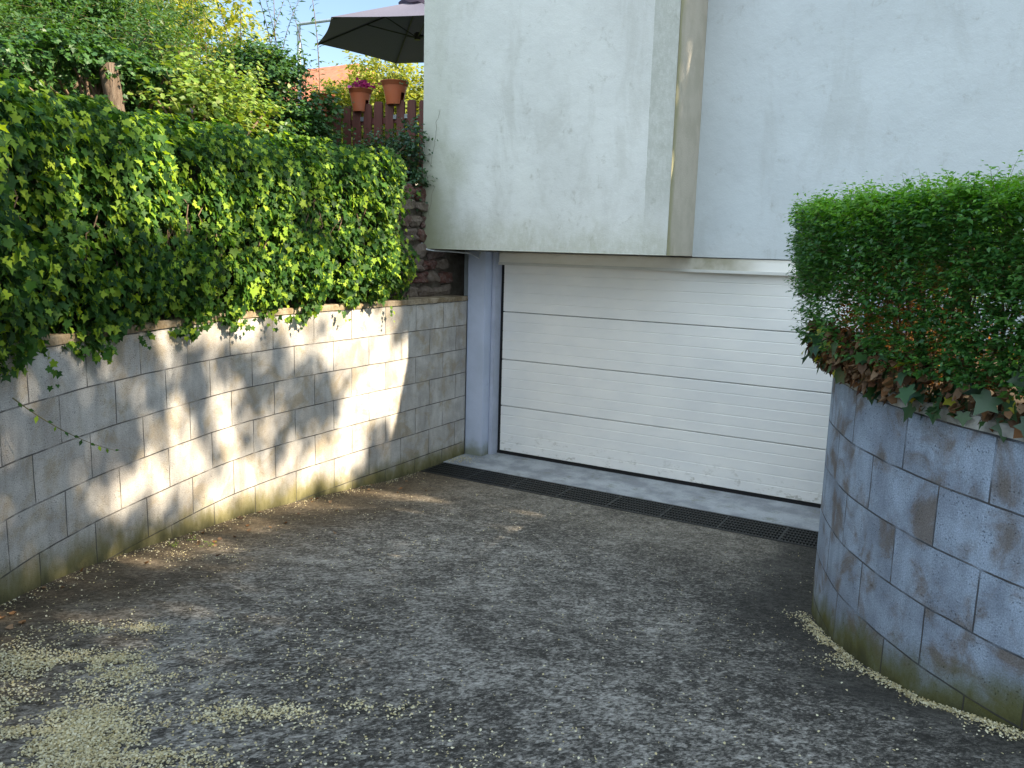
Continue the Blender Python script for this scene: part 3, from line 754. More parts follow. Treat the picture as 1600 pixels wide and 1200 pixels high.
fresh = leaf_mat('hedge_new_leaf', [(.09, .24, .03), (.14, .32, .035), (.20, .38, .05)], .4, .4, .42, (1.6, 1.7, .5))
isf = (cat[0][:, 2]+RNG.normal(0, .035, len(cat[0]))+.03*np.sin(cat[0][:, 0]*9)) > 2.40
leaves('hedge_leaves', cat[0][~isf], cat[1][~isf], cat[2][~isf], cat[3][~isf], OVAL, hm, HG)
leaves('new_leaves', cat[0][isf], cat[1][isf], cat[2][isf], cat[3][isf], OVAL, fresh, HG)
ln = np.concatenate([a[4][::3] for a in allP]); stems('twigs', ln, .0016, TWIG, HG)
# long new shoots standing above the cut
st = []; 
for s_ in (3.85, 4.1, 4.35, 4.6, 4.7, 4.95, 5.0, 5.15, 2.7, 3.0, 3.3, 5.3):
    p, _ = hedge_pt(np.array([s_]), np.array([random.uniform(.02, .3)]), np.array([zt-.01])); st.append(p[0])
st = np.array(st); a = sprays(st, np.array([0, 0, 1.])+rnd(len(st), .12), RNG.uniform(.10, .20, len(st)), 12, .034, 0)
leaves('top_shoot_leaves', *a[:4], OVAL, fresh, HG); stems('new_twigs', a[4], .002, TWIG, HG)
# woody inside
b = MB()
for q in range(150):
    s_ = RNG.uniform(S0+.05, S1, 1); d_ = RNG.uniform(.15, .5, 1); p, nr = hedge_pt(s_, d_, np.array([1.58]))
    p = Vector(p[0]); dr = Vector((random.uniform(-.25, .25), random.uniform(-.25, .25), 1)); pts = [p]
    for k_ in range(5): pts.append(pts[-1]+dr*.15+Vector((random.uniform(-.03, .03), random.uniform(-.03, .03), 0)))
    b.tube(pts, [.009, .008, .007, .005, .004, .003], 5)
b.build('branches', BARK, HG)
# dead leaves caught inside the thin part
n = 13000; s = 2.3 + RNG.exponential(.8, n); z = 1.66 + np.abs(RNG.normal(0, .26, n)); d = RNG.uniform(-.02, .6, n)
kk = (s < S1) & (z < 2.22) & (RNG.uniform(size=n) < .75); p, nr = hedge_pt(s[kk], d[kk], z[kk]); m_ = len(p)
leaves('dead_leaves', p, rnd(m_)+nr*.3, rnd(m_), RNG.uniform(.012, .032, m_), OVAL, hb, HG)

# --- ivy and dead leaves spilling over the right coping
IV2 = empty('ivy_fringe', (-.2, 3.9, 1.65), 'dark ivy and curled brown dead leaves along the top of the curved wall', 'ivy')
iv2m = leaf_mat('dark_ivy_leaf', [(.018, .055, .028), (.03, .08, .035), (.045, .11, .03), (.025, .07, .035)], .35, .5, .2)
iv3m = leaf_mat('yellowing_ivy_leaf', [(.16, .24, .03), (.45, .42, .04), (.30, .33, .04)], .4, .5, .35)
dlm = leaf_mat('curled_dead_leaf', [(.13, .06, .03), (.24, .12, .05), (.30, .20, .12), (.09, .05, .035), (.26, .17, .08)], .8, .2, .15, (1.2, 1.0, .7))
def fringe(n, size, zlo, zhi, smax, shape, mat, name, dlo=-.06, dhi=.12, smin=2.62, expo=None):
    s = RNG.uniform(smin, smax, n) if expo is None else np.minimum(smin+RNG.exponential(expo, n), smax)
    z = RNG.uniform(zlo, zhi, n); d = RNG.uniform(dlo, dhi, n)
    d = d - np.interp(s, [1.7, 3.3, 4.4, 5.5], [.12, .10, .04, .0])*np.interp(z, [1.64, 1.72], [.15, 1])
    p, nr = hedge_pt(s, d, z)
    p[:, 2] += vnoise(p, 1.5, 21)*.03
    leaves(name, p, nr*1.1+np.array([0, 0, .5])+rnd(n, .45), np.array([0, 0, -1.])+nr*.4+rnd(n, .6), RNG.uniform(.6, 1.15, n)*size, shape, mat, IV2)
fringe(260, .082, 1.66, 1.86, 8.0, IVY, iv2m, 'ivy_leaves')
fringe(90, .070, 1.63, 1.74, 8.0, IVY, iv2m, 'ivy_leaves', -.07, .0, 3.9)
fringe(34, .065, 1.68, 1.86, 6.0, IVY, iv3m, 'yellow_leaves', -.08, .0)
fringe(1500, .040, 1.635, 1.86, 5.0, DEAD, dlm, 'dead_leaves', -.03, .10, 2.62, .75)
fringe(120, .040, 1.63, 1.70, 8, DEAD, dlm, 'dead_leaves', -.03, .08)
p, nr = hedge_pt(np.array([3.86, 2.62, 2.7]), np.array([-.06, -.14, -.08]), np.array([1.63, 1.74, 1.62])); 
leaves('hanging_leaves', p, nr+np.array([0, 0, .4]), np.array([[-.3, 0, -.5], [-.3, 0, -1], [-.3, 0, -1]]), np.array([.075, .09, .04]), IVY, iv2m, IV2)

# ------------------------------------------------------------------ fence with saddle pots
FN = empty('picket_fence', (-6.5, 7.1, 2.8), 'dark red-brown wooden slat fence on the terrace behind the shrubs', 'fence')
t = NT('stained_red_wood'); o = t.coord(); g = t.n('ShaderNodeNewGeometry').outputs['Random Per Island']
c = t.ramp(g, [(0, (.085, .028, .022)), (.5, (.12, .040, .030)), (1, (.070, .026, .024))])
c = t.mix(.4, c, t.ramp(t.noise(t.map(o, scale=(6, 6, .5)), 9, 5), [(.3, .5), (.7, 1.5)]), 'MULTIPLY')
t.bsdf(c, .6, .4, t.bump(t.noise(t.map(o, scale=(8, 8, .5)), 12, 4), .4, .004)); WOOD = t.m
FY = 7.12; pitch = .149; ix = 0; x = -5.06
METAL = plain('galvanised_bracket', (.42, .44, .48), .35, .5, .15, 20, metal=.7)
b = MB(); b.box(-9.6, -5.0, FY+.022, FY+.055, 3.52, 3.58); b.box(-9.6, -5.0, FY+.022, FY+.055, 3.00, 3.06); b.build('rail', WOOD, FN)
while x > -9.6:
    b = MB(); w_ = .105 + random.uniform(-.006, .006); z1 = 3.735 + random.uniform(-.014, .014); tl = random.uniform(-.006, .006)
    r_ = w_/2; prof = [(x-w_, 2.8), (x, 2.8), (x+tl, z1-.018), (x-.02+tl, z1), (x-w_+.02+tl, z1+.004), (x-w_+tl, z1-.018)]
    V = [(a, FY, z) for a, z in prof] + [(a, FY+.02, z) for a, z in prof]
    F = [tuple(range(6)), tuple(reversed(range(6, 12)))] + [(i, i+6, (i+1) % 6+6, (i+1) % 6) for i in range(6)]
    b.add(V, F); b.build('slat', WOOD, FN); x -= pitch
for x in (-5.045, -5.19, -5.49, -5.64, -6.09):
    b = MB(); b.box(x-.018, x+.026, FY+.002, FY+.021, 3.555, 3.60, .002); b.build('bracket', METAL, FN)
t = NT('terracotta_plastic'); o = t.coord()
c = t.mix(t.smooth(t.noise(o, 7, 5), .4, .65, 0, .35), (.44, .115, .045), (.36, .15, .09))
t.bsdf(c, .5, .4); TERRA = t.m
def saddle_pot(cx, zc, label, r=.135, s=1.0):
    e = empty('flower_pot', (cx, FY-.01, zc), label, 'flower pot', 'saddle pots on the fence')
    H_ = .235*s; V = []; F = []; n_ = 48
    prof = [(r*.60, 0), (r*.64, .02), (r*.78, H_*.5), (r*.90, H_*.80), (r*.905, H_*.81), (r*.97, H_*.82), (r*1.0, H_*.97), (r*1.035, H_*.975), (r*1.035, H_), (r*.99, H_), (r*.88, H_*.9), (r*.8, H_*.86)]
    b = MB()
    # a notch at each side lets the pot sit astride the fence
    def cut(i, k):
        a = 2*math.pi*(k+.5)/n_; return prof[i+1][1] < H_*.60 and min(abs(math.sin(a-.0)), 1) < .26 and abs(math.cos(a)) > .8
    b.lathe((cx, FY+.01, zc), prof, n_, cut)
    b.build('pot', TERRA, e, True)
    b = MB(); q = []
    for k in range(n_): a = 2*math.pi*k/n_; q.append((cx+r*.84*math.cos(a), FY+.01+r*.84*math.sin(a), zc+H_*.88))
    b.add(q, [tuple(range(n_))]); b.build('soil', soil, e)
    b = MB(); q = [(cx+r*.6*math.cos(2*math.pi*k/n_), FY+.01+r*.6*math.sin(2*math.pi*k/n_), zc+.003) for k in range(n_)]
    b.add(q, [tuple(range(n_))]); b.build('base', TERRA, e)
    return e, zc+H_
pot_leaf = leaf_mat('pot_plant_leaf', [(.05, .11, .03), (.09, .16, .05), (.16, .20, .09)], .5, .4, .3)
e1, zt1 = saddle_pot(-6.11, 3.655, 'terracotta saddle pot with magenta petunias astride the fence', .126)
mag = leaf_mat('petunia_petal', [(.20, .008, .06), (.32, .01, .10), (.14, .005, .05)], .6, .2, .3, (1.4, .8, 1.1))
pk = leaf_mat('pink_petal', [(.5, .06, .30), (.6, .15, .4)], .6, .2, .3, (1.2, .8, 1.1))
n = 90; p = np.c_[-6.09+RNG.normal(.03, .06, n), FY-.02+RNG.normal(0, .05, n), zt1+.02+np.abs(RNG.normal(0, .03, n))]
leaves('petunia_flowers', p, np.array([.3, -1, .6])+rnd(n, .5), rnd(n), .042, ROUND, mag, e1)
leaves('pink_bloom', np.array([(-6.14, FY-.15, zt1-.01), (-6.135, FY-.155, zt1)]), np.array([[0, -1, .3], [0, -1, .4]]), np.array([[0, 0, 1.], [1, 0, 0]]), .04, ROUND, pk, e1)
a = sprays(np.c_[-6.13+RNG.normal(-.04, .05, 40), FY+RNG.normal(0, .05, 40), np.full(40, zt1-.01)], np.array([0, 0, 1.])+rnd(40, .5), .09, 5, .03, .4); leaves('petunia_leaves', *a[:4], OVAL, pot_leaf, e1)
e2, zt2 = saddle_pot(-5.637, 3.70, 'terracotta saddle pot with sparse green seedlings close to the house wall', .142)
a = sprays(np.c_[-5.637+RNG.normal(0, .07, 60), FY+RNG.normal(0, .05, 60), np.full(60, zt2-.02)], np.array([0, 0, 1.])+rnd(60, .45), RNG.uniform(.05, .12, 60), 6, .026, .2)
leaves('seedlings', *a[:4], OVAL, pot_leaf, e2); stems('seedling_stems', a[4], .0015, TWIG, e2)
a = sprays(np.array([(-5.51, FY-.05, zt2-.01)]*4)+rnd(4, .015), np.array([.6, -.2, .1])+rnd(4, .2), .12, 7, .03, .7); leaves('trailing_leaves', *a[:4], OVAL, pot_leaf, e2)
e3, zt3 = saddle_pot(-6.65, 3.63, 'terracotta saddle pot half hidden by the green shrub on the fence', .13)
a = sprays(np.c_[-6.65+RNG.normal(0, .06, 30), FY+RNG.normal(0, .05, 30), np.full(30, zt3-.02)], np.array([0, 0, 1.])+rnd(30, .45), .09, 5, .03, .3); leaves('leaves', *a[:4], OVAL, pot_leaf, e3)

# ------------------------------------------------------------------ garden plants on the terrace
def shrub(name, label, cat_, centers, radii, nshoot, L, nleaf, size, shape, mat, droop=.3, group=None, stem_r=.003, base_z=2.8, up=.5, wob=.12, upb=.35, sphere=1.0):
    cs = np.array(centers, float); rs = np.array(radii, float)
    e = empty(name, (cs[0][0], cs[0][1], base_z), label, cat_, group)
    wts = (rs[:, 0]*rs[:, 1]*rs[:, 2])**.7; wts /= wts.sum()
    idx = RNG.choice(len(cs), nshoot, p=wts)
    d = unit(rnd(nshoot)); rr = RNG.uniform(.25, 1, nshoot)**(.6*sphere)
    st = cs[idx] + d*rs[idx]*rr[:, None]*.85
    a = sprays(st, d + np.array([0, 0, upb]) + rnd(nshoot, .3), L*RNG.uniform(.6, 1.4, nshoot), nleaf, size, droop, up=up, wob=wob)
    leaves('foliage', *a[:4], shape, mat, e); stems('twigs', a[4][::2], stem_r, TWIG, e)
    b = MB(); base = Vector((cs[0][0], cs[0][1], base_z))
    for c_, r_ in zip(cs, rs):
        for q in range(3):
            tgt = Vector(c_)+Vector(rnd(1, .3)[0]*r_); mid = (base+tgt)/2+Vector((random.uniform(-.1, .1), random.uniform(-.1, .1), .05))
            b.tube([base+Vector((random.uniform(-.08, .08), random.uniform(-.08, .08), -.05)), mid, tgt], [stem_r*5, stem_r*4, stem_r*2], 6)
    b.build('stems', BARK, e)
    return e
gm1 = leaf_mat('shrub_mid_green', [(.030, .085, .022), (.045, .12, .03), (.07, .16, .035), (.035, .10, .03)], .45, .45, .32)
gm2 = leaf_mat('shrub_fresh_yellowgreen', [(.16, .27, .04), (.23, .34, .05), (.12, .22, .035), (.30, .36, .10)], .5, .4, .35, (1.5, 1.35, .55))
gm3 = leaf_mat('shrub_blue_green', [(.030, .075, .045), (.045, .10, .05), (.06, .13, .05)], .35, .5, .28)
gm4 = leaf_mat('tree_olive_green', [(.035, .085, .03), (.05, .12, .035), (.08, .16, .045), (.04, .10, .045)], .5, .4, .36)
gm5 = leaf_mat('tree_gold_green', [(.24, .30, .04), (.34, .36, .05), (.18, .26, .04), (.40, .40, .08)], .5, .4, .45, (1.5, 1.3, .5))
# vine reaching over the corner of the house
shrub('climbing_rose', 'dark blue-green climbing rose leaning on the lower left corner of the white house wall', 'shrub',
      [(-5.45, 6.72, 3.12), (-5.12, 6.66, 3.05), (-5.02, 6.62, 3.28), (-5.75, 6.75, 3.08), (-5.05, 6.6, 2.85), (-5.1, 6.62, 2.6)], [(.28, .12, .20), (.20, .10, .20), (.10, .08, .15), (.2, .15, .14), (.14, .08, .25), (.10, .06, .2)], 620, .16, 6, .048, ROUND, gm3, .25)
shrub('rose_bush', 'dense mid-green rose bush in front of the slat fence, left of the flower pots', 'shrub',
      [(-6.35, 6.3, 3.35), (-6.9, 6.2, 3.7), (-6.2, 6.5, 3.15), (-7.1, 6.2, 3.35), (-6.65, 6.3, 3.85), (-6.15, 6.55, 3.55), (-6.95, 6.3, 4.0), (-6.6, 6.4, 4.0)], [(.33, .3, .35), (.35, .3, .38), (.3, .2, .3), (.4, .3, .4), (.3, .25, .25), (.17, .15, .2), (.35, .3, .22), (.25, .25, .15)], 2400, .24, 8, .055, ROUND, gm1, .3)
e = shrub('honeysuckle', 'bright yellow-green sunlit honeysuckle bush above the ivy', 'shrub',
      [(-5.75, 4.65, 3.27), (-5.85, 4.95, 3.40), (-5.95, 4.7, 3.42), (-5.9, 5.35, 3.30), (-5.7, 4.9, 3.18), (-6.1, 5.5, 3.45), (-5.7, 4.35, 3.25)], [(.2, .25, .16), (.2, .28, .18), (.18, .2, .18), (.2, .22, .18), (.2, .3, .12), (.15, .18, .15), (.10, .12, .10)], 300, .34, 9, .068, ROUND, gm2, .12, upb=.8, wob=.25)
# blooms: each a small flower on its own bush
fl = lambda nm, lab, p, mat, r=.03: None
def bloom(name, label, p, mat, r):
    e = empty(name, p, label, 'flower'); n = 10; a = np.linspace(0, 2*math.pi, n, endpoint=False)
    d = np.c_[np.cos(a)*.8, -np.ones(n)*.5, np.sin(a)*.8]; leaves('petals', np.array([p]*n)+d*.004, d*.6+np.array([0, -1, .2]), d, r, ROUND, mat, e)
    b = MB(); b.tube([Vector(p)+Vector((0, .01, -.12)), Vector(p)+Vector((0, .012, -.05)), Vector(p)+Vector((0, .003, 0))], .0025, 5); b.build('stem', TWIG, e)
redm = leaf_mat('red_petal', [(.5, .02, .015), (.6, .05, .02)], .5, .3, .25, (1.2, .6, .6)); vio = leaf_mat('violet_petal', [(.38, .22, .62), (.5, .32, .7)], .5, .3, .25, (1.1, .9, 1.2)); yel = leaf_mat('yellow_petal', [(.65, .5, .05), (.7, .6, .1)], .5, .3, .25, (1.2, 1.1, .6))
bloom('rose_bloom', 'small red rose bloom on the green bush left of the fence pots', (-5.98, 5.64, 3.29), redm, .034)
bloom('violet_bloom', 'small violet flower in the sunlit yellow-green honeysuckle', (-5.62, 4.52, 3.24), vio, .028)
bloom('yellow_bloom', 'small yellow flower before the fence beside the half hidden pot', (-6.18, 6.2, 3.38), yel, .03)
# old stump under ivy
SP = empty('tree_stump', (-5.82, 4.0, 2.8), 'old grey-brown tree stump rising from the ivy at the left', 'tree stump')
b = MB(); b.tube([(-5.80, 4.02, 2.75), (-5.81, 4.01, 3.0), (-5.83, 4.0, 3.25), (-5.86, 3.98, 3.50)], [.085, .072, .064, .070], 12)
t = NT('furrowed_bark'); o = t.coord(); fz = t.noise(t.map(o, scale=(9, 9, 1.2)), 5, 6, .7, .4)
t.bsdf(t.ramp(fz, [(.3, (.05, .035, .025)), (.5, (.15, .11, .08)), (.7, (.25, .20, .15))]), .95, .15, t.bump(fz, 1., .03))
b.build('trunk', t.m, SP, True)
shrub('creeper', 'mid-green creeper draped over the old stump above the ivy', 'shrub',
      [(-6.05, 4.05, 3.58), (-5.98, 4.1, 3.52), (-6.02, 4.3, 3.56), (-5.98, 3.85, 3.55), (-5.95, 3.65, 3.55), (-6.0, 4.45, 3.5), (-6.0, 3.3, 3.42), (-6.1, 2.9, 3.4), (-5.95, 4.75, 3.25), (-6.3, 5.1, 3.3), (-6.4, 3.7, 3.2), (-6.4, 4.4, 3.2), (-5.8, 2.6, 3.2)],
      [(.2, .22, .10), (.16, .22, .07), (.16, .2, .09), (.16, .2, .09), (.2, .2, .12), (.2, .25, .1), (.2, .25, .12), (.25, .3, .15), (.18, .2, .14), (.25, .3, .2), (.2, .4, .25), (.2, .4, .25), (.25, .3, .15)], 1700, .17, 7, .055, IVY, gm1, .5)
# taller shrubs and small trees behind, one trunk and crown each
def tree(name, label, base, h, centers, radii, nshoot, L, nleaf, size, shape, mat, cat_='tree', group=None, droop=.35, trunk_r=.06, upb=.3, limbs=None, wob=.15):
    e = empty(name, base, label, cat_, group)
    cs = np.array(centers, float); rs = np.array(radii, float)
    b = MB(); B0 = Vector(base); top = Vector((float(cs[:, 0].mean()), float(cs[:, 1].mean()), base[2]+h*.55))
    b.tube([B0+Vector((0, 0, -.2)), B0.lerp(top, .5)+Vector((.04, .03, 0)), top], [trunk_r*1.2, trunk_r, trunk_r*.7], 9)
    for c_, r_ in zip(cs, rs):
        c_ = Vector(c_); s0 = B0.lerp(top, random.uniform(.45, 1)); m1 = s0.lerp(c_, .5)+Vector((random.uniform(-.1, .1), random.uniform(-.1, .1), .1))
        b.tube([s0, m1, c_, c_+(c_-m1)*.35], [trunk_r*.5, trunk_r*.35, trunk_r*.2, trunk_r*.08], 6)
        for q in range(4):
            d = Vector(unit(rnd(1)+np.array([0, 0, .3]))[0]); en = c_+Vector((d.x*r_[0], d.y*r_[1], d.z*r_[2]))*.9
            b.tube([m1.lerp(c_, .6), c_.lerp(en, .5), en], [trunk_r*.22, trunk_r*.14, trunk_r*.05], 5)
    b.build('trunk', BARK, e)
    wts = (rs[:, 0]*rs[:, 1]*rs[:, 2])**.75; wts /= wts.sum(); idx = RNG.choice(len(cs), nshoot, p=wts)
    d = unit(rnd(nshoot)); rr = RNG.uniform(.15, 1, nshoot)**.55
    st = cs[idx]+d*rs[idx]*rr[:, None]
    st = st[vnoise(st, 1.1, 31)+.35*RNG.uniform(-1, 1, len(st)) > -.45]; m = len(st); d = unit(rnd(m))
    a = sprays(st, d+np.array([0, 0, upb]), L*RNG.uniform(.6, 1.4, m), nleaf, size, droop, wob=wob)
    leaves('crown', *a[:4], shape, mat, e); stems('twigs', a[4][::5], .003, TWIG, e)
    return e
def blobs(x0, x1, y0, y1, z0, z1, n, r0, r1, zs=1.):
    cs = [(random.uniform(x0, x1), random.uniform(y0, y1), random.uniform(z0, z1)) for _ in range(n)]
    rs = [(lambda r: (r, r, r*zs))(random.uniform(r0, r1)) for _ in range(n)]
    return cs, rs
c_, r_ = blobs(-9.4, -7.7, 5.4, 7.4, 3.5, 4.45, 16, .35, .6)
tree('peach_tree', 'narrow-leaved tree with upright shoots against the sky left of the parasol', (-8.8, 6, 2.8), 2.0, c_, r_, 2900, .45, 13, .095, NARROW, gm4, trunk_r=.04, upb=.9, droop=.1)
c_, r_ = blobs(-8.8, -7.5, 3.2, 5.9, 3.4, 4.6, 18, .4, .65)
tree('laurel_tree', 'broad bushy green tree at the far upper left above the ivy', (-8.0, 3.4, 2.8), 2.2, c_, r_, 3700, .34, 10, .08, OVAL, gm1, trunk_r=.03, upb=.4)
c_, r_ = blobs(-7.3, -6.6, 2.9, 5.4, 3.3, 3.9, 9, .3, .45)
tree('privet_bush', 'mid-green bush behind the old stump', (-7.0, 4.2, 2.8), 1.0, c_, r_, 2600, .28, 9, .055, OVAL, gm4, 'bush', trunk_r=.035, upb=.5)
c_, r_ = blobs(-14, -11.5, 5.0, 10.0, 4.5, 6.6, 18, .7, 1.1)
tree('acacia_tree', 'tall sunlit yellow-green tree behind the upper left shrubs', (-12.5, 6, 2.8), 4.5, c_, r_, 3600, .6, 12, .14, OVAL, gm5, trunk_r=.08)
c_, r_ = blobs(-12.9, -9.4, 13.8, 15.8, 4.2, 5.6, 19, .5, .85)
tree('linden_tree', 'golden green sunlit tree seen under the parasol behind the fence', (-10.5, 14.5, 2.8), 3.5, c_, r_, 5600, .5, 11, .12, OVAL, gm5, trunk_r=.08)
# sprays of the peach tree reaching up past the top of the view
tall = np.array([(-7.9+.22*k+random.uniform(-.15, .15), 6.7+.08*k, 3.45+.04*k) for k in range(-5, 6) for _ in (0, 1)])
a = sprays(tall, np.array([.05, 0, 1.])+rnd(len(tall), .12), RNG.uniform(1.2, 2.1, len(tall)), 62, .115, .04, wob=.14)
e = empty('tall_sapling', (-7.8, 6.8, 2.8), 'slender sapling whose leafy shoots rise beside the parasol into the sky', 'tree')
leaves('crown', *a[:4], NARROW, gm4, e); stems('twigs', a[4], .008, BARK, e)
b = MB(); b.tube([(-7.8, 6.8, 2.7), (-7.8, 6.8, 3.6), (-7.85, 6.75, 4.4)], [.03, .025, .018], 7); b.build('trunk', BARK, e)

# ------------------------------------------------------------------ parasol
PA = empty('parasol', (-6.6, 10.9, 2.8), 'large dark grey cantilever parasol open over the terrace behind the fence', 'parasol')
t = NT('charcoal_canvas'); o = t.coord()
wv = t.noise(t.map(o, scale=(1, 1, 1)), 90, 2)
m_ = t.bsdf(t.mix(.3, (.175, .17, .22), t.ramp(wv, [(.3, .6), (.7, 1.4)]), 'MULTIPLY'), .9, .2, link=False)
tr = t.n('ShaderNodeBsdfTranslucent'); tr.inputs[0].default_value = (.16, .14, .20, 1); mx = t.n('ShaderNodeMixShader'); mx.inputs[0].default_value = .25
t.t.links.new(m_.outputs[0], mx.inputs[1]); t.t.links.new(tr.outputs[0], mx.inputs[2]); t.t.links.new(mx.outputs[0], t.out.inputs[0]); CANV = t.m
pc = Vector((-8.12, 10.83, 5.39)); rad = 1.66; ap = pc+Vector((0, 0, .60)); V = []; F = []
ns = 6; a0 = R(20)
def rim(a, f):   # 8 straight edges, sagging slightly between ribs
    st6 = math.pi/3; k = math.floor((a-a0)/st6+1e-6); aa = (a-a0)-k*st6-st6/2
    rr = rad*math.cos(st6/2)/math.cos(aa); sag = .05*(1-(aa/(st6/2))**2)
    rr *= (1-.03*(1-(aa/(st6/2))**2))
    p = pc+Vector((rr*math.cos(a), rr*math.sin(a), 0)); q = ap.lerp(p, f); q.z -= sag*f*(1-f)*1.6; return q
NA, NR = 60, 8
for j in range(1, NR+1):
    for i in range(NA): V.append(rim(a0+2*math.pi*i/NA, j/NR))
V.append(ap)
for j in range(NR-1):
    for i in range(NA): F.append((j*NA+i, j*NA+(i+1) % NA, (j+1)*NA+(i+1) % NA, (j+1)*NA+i))
for i in range(NA): F.append((len(V)-1, (i+1) % NA, i))
me = npmesh('canopy', V, F); ob = link('canopy', me, CANV, PA)
sm = ob.modifiers.new('t', 'SOLIDIFY'); sm.thickness = .004
rodm = plain('dark_rod', (.02, .02, .022), .4, .5)
for k in range(6):
    a = a0+k*math.pi/3; pr = rim(a, 1.); b = MB()
    b.tube([ap+Vector((0, 0, -.03)), ap.lerp(pr, .5)+Vector((0, 0, -.025)), pr+Vector((0, 0, -.02))], .011, 6); rb = b.build('rib', rodm, PA)
    b = MB(); b.tube([pc+Vector((0, 0, .06)), ap.lerp(pr, .5)+Vector((0, 0, -.03))], .009, 6); b.build('strut', rodm, PA)
b = MB(); b.lathe(tuple(pc), [(.0, .03), (.05, .03), (.055, .12), (.03, .14), (.0, .14)], 16); b.build('hub', rodm, PA)
b = MB(); b.lathe(tuple(ap), [(.30, -.045), (.22, .03), (.1, .075), (.03, .09), (0, .095)], 24); b.build('vent_cap', CANV, PA)
b = MB(); b.tube([pc+Vector((0, 0, .08)), pc+Vector((.9, .3, .12)), (-5.3, 11.6, 5.5)], .024, 8); b.build('arm', rodm, PA)
b = MB(); b.tube([(-5.3, 11.6, 2.8), (-5.3, 11.6, 5.6)], .035, 10); b.build('pole', rodm, PA)
# washing line post with its arm
b = MB(); lp = empty('line_post', (-10.1, 10.3, 2.8), 'thin pale metal post with a level arm left of the parasol', 'post')
mpost = plain('pale_blue_metal', (.38, .44, .50), .4, .5, .1, 9, metal=.3)
b.tube([(-10.12, 10.3, 2.8), (-10.12, 10.3, 5.74)], .032, 10); b.build('post', mpost, lp)
b = MB(); b.tube([(-10.12, 10.3, 5.74), (-9.0, 10.45, 5.77)], .026, 8); b.build('arm', mpost, lp)
# far house with a salmon roof
NB = empty('neighbour_house', (-24, 26, 2.8), 'distant house with a salmon orange tiled roof below the parasol rim', 'house')
b = MB(); b.box(-35, -25.2, 31, 36, 2.8, 8.75); b.build('wall', plain('pale_wall', (.6, .56, .5), .9, .2), NB)
b = MB(); b.add([(-35.6, 30.5, 8.7), (-24.6, 30.5, 8.7), (-24.6, 37.5, 8.7), (-35.6, 37.5, 8.7), (-33, 34, 11.5), (-29.3, 34, 11.5)], [(0, 1, 5, 4), (1, 2, 5), (2, 3, 4, 5), (3, 0, 4), (0, 3, 2, 1)])
b.build('roof', plain('salmon_tiles', (.55, .20, .12), .85, .2, .4, 3, .3), NB)

# ------------------------------------------------------------------ shade tree to the right (casts the dapples)
ST = empty('shade_tree', (9.5, 7.0, 1.6), 'tall leafy tree right of the drive that dapples the left wall', 'tree')
def dens(y, z):
    """how much of the crown stands between the sun and the point (y, z) of the left wall"""
    D = np.full(len(y), .93)
    def patch(y0, z0, ry, rz, v, soft=2.):
        nonlocal D
        w_ = np.exp(-(((y-y0)/ry)**2+((z-z0)/rz)**2)**soft*.7); D = D*(1-w_)+v*w_
    patch(5.0, .9, 1.75, 1.1, .22)                # the sunny stretch of wall before the corner
    patch(4.75, .95, .50, .26, .97)              # dark middle
    patch(4.0, 1.0, .5, .25, .75)
    pass
    patch(5.75, .95, .5, .65, .0); patch(5.72, .30, .16, .18, .85); patch(5.05, 1.45, .4, .18, .12)
    patch(4.75, .35, .28, .26, .06); patch(4.1, .40, .28, .3, .15); patch(3.45, .42, .22, .3, .25)
    patch(3.9, 1.05, .16, .3, .2); patch(3.15, 1.35, .14, .2, .2); patch(2.9, .36, .32, .16, .2)
    patch(3.35, .8, .16, .3, .4); patch(1.97, .75, .10, .12, .1); patch(2.35, 1.28, .10, .13, .35)
    patch(4.2, 2.35, 2.6, .62, .50); patch(5.85, 2.4, .35, .7, .02); patch(5.5, 1.88, .6, .18, .05); patch(3.9, 2.15, .36, .27, .1); patch(3.3, 2.4, .3, .3, .1); patch(2.65, 2.25, .3, .4, .25); patch(4.55, 2.35, .22, .3, .25); patch(5.2, 2.35, .2, .22, .3); patch(1.9, 2.2, .4, .35, .3); patch(4.9, 1.95, .9, .22, .08); patch(3.2, 2.1, .7, .3, .35); patch(1.2, 2.3, 1.2, .6, .5)
    patch(4.6, 3.35, 1.3, .35, .12)
    D[(y > 6.04) & (z > 1.36) & (z < 3.4)] = 1
    D[(z > 3.75)] = 0; D[(z > 3.4) & (y > 6.0)] = 0
    hz = (z < -.15) & (y > 2.2) & (y < 6); D[hz] *= .88; patch(3.7, -1.9, 1.3, 1.0, .04)
    patch(2.95, -.10, .40, .15, .0); patch(4.5, .32, 1.0, .16, .12); patch(5.0, -.35, .5, .12, .5)
    return D
pts = []
ys_, zs_ = np.meshgrid(np.arange(-4.0, 7.4, .105), np.arange(-5.5, 3.9, .105)); yy = ys_.ravel()+RNG.uniform(-.05, .05, ys_.size); zz = zs_.ravel()+RNG.uniform(-.05, .05, ys_.size)
D = dens(yy, zz); q3 = np.c_[yy*0, yy, zz]
nz_ = vnoise(q3, 1.5, 77)*.5+.5
rk = np.clip((nz_-.5)*1.35+.5, 0, 1)*.78+RNG.uniform(0, 1, len(yy))*.22
kk = rk < D**1.0*1.02 - .03
yy, zz = yy[kk], zz[kk]
dist = RNG.uniform(16.0, 19.5, len(yy))
cl = np.c_[np.full(len(yy), -4.72), yy, zz] + SDV*dist[:, None]
m = len(cl); k5 = 5
pos = (np.repeat(cl, k5, 0)+rnd(m*k5, .065)); 
tlm = leaf_mat('shade_tree_leaf', [(.04, .09, .02), (.06, .12, .03), (.08, .15, .04)], .5, .4, .25)
leaves('crown', pos, SDV*1.0+rnd(len(pos), .5), rnd(len(pos)), RNG.uniform(.11, .16, len(pos)), ROUND, tlm, ST)
b = MB(); cen = Vector(cl.mean(0)); B0 = Vector((9.5, 7.0, 1.4))
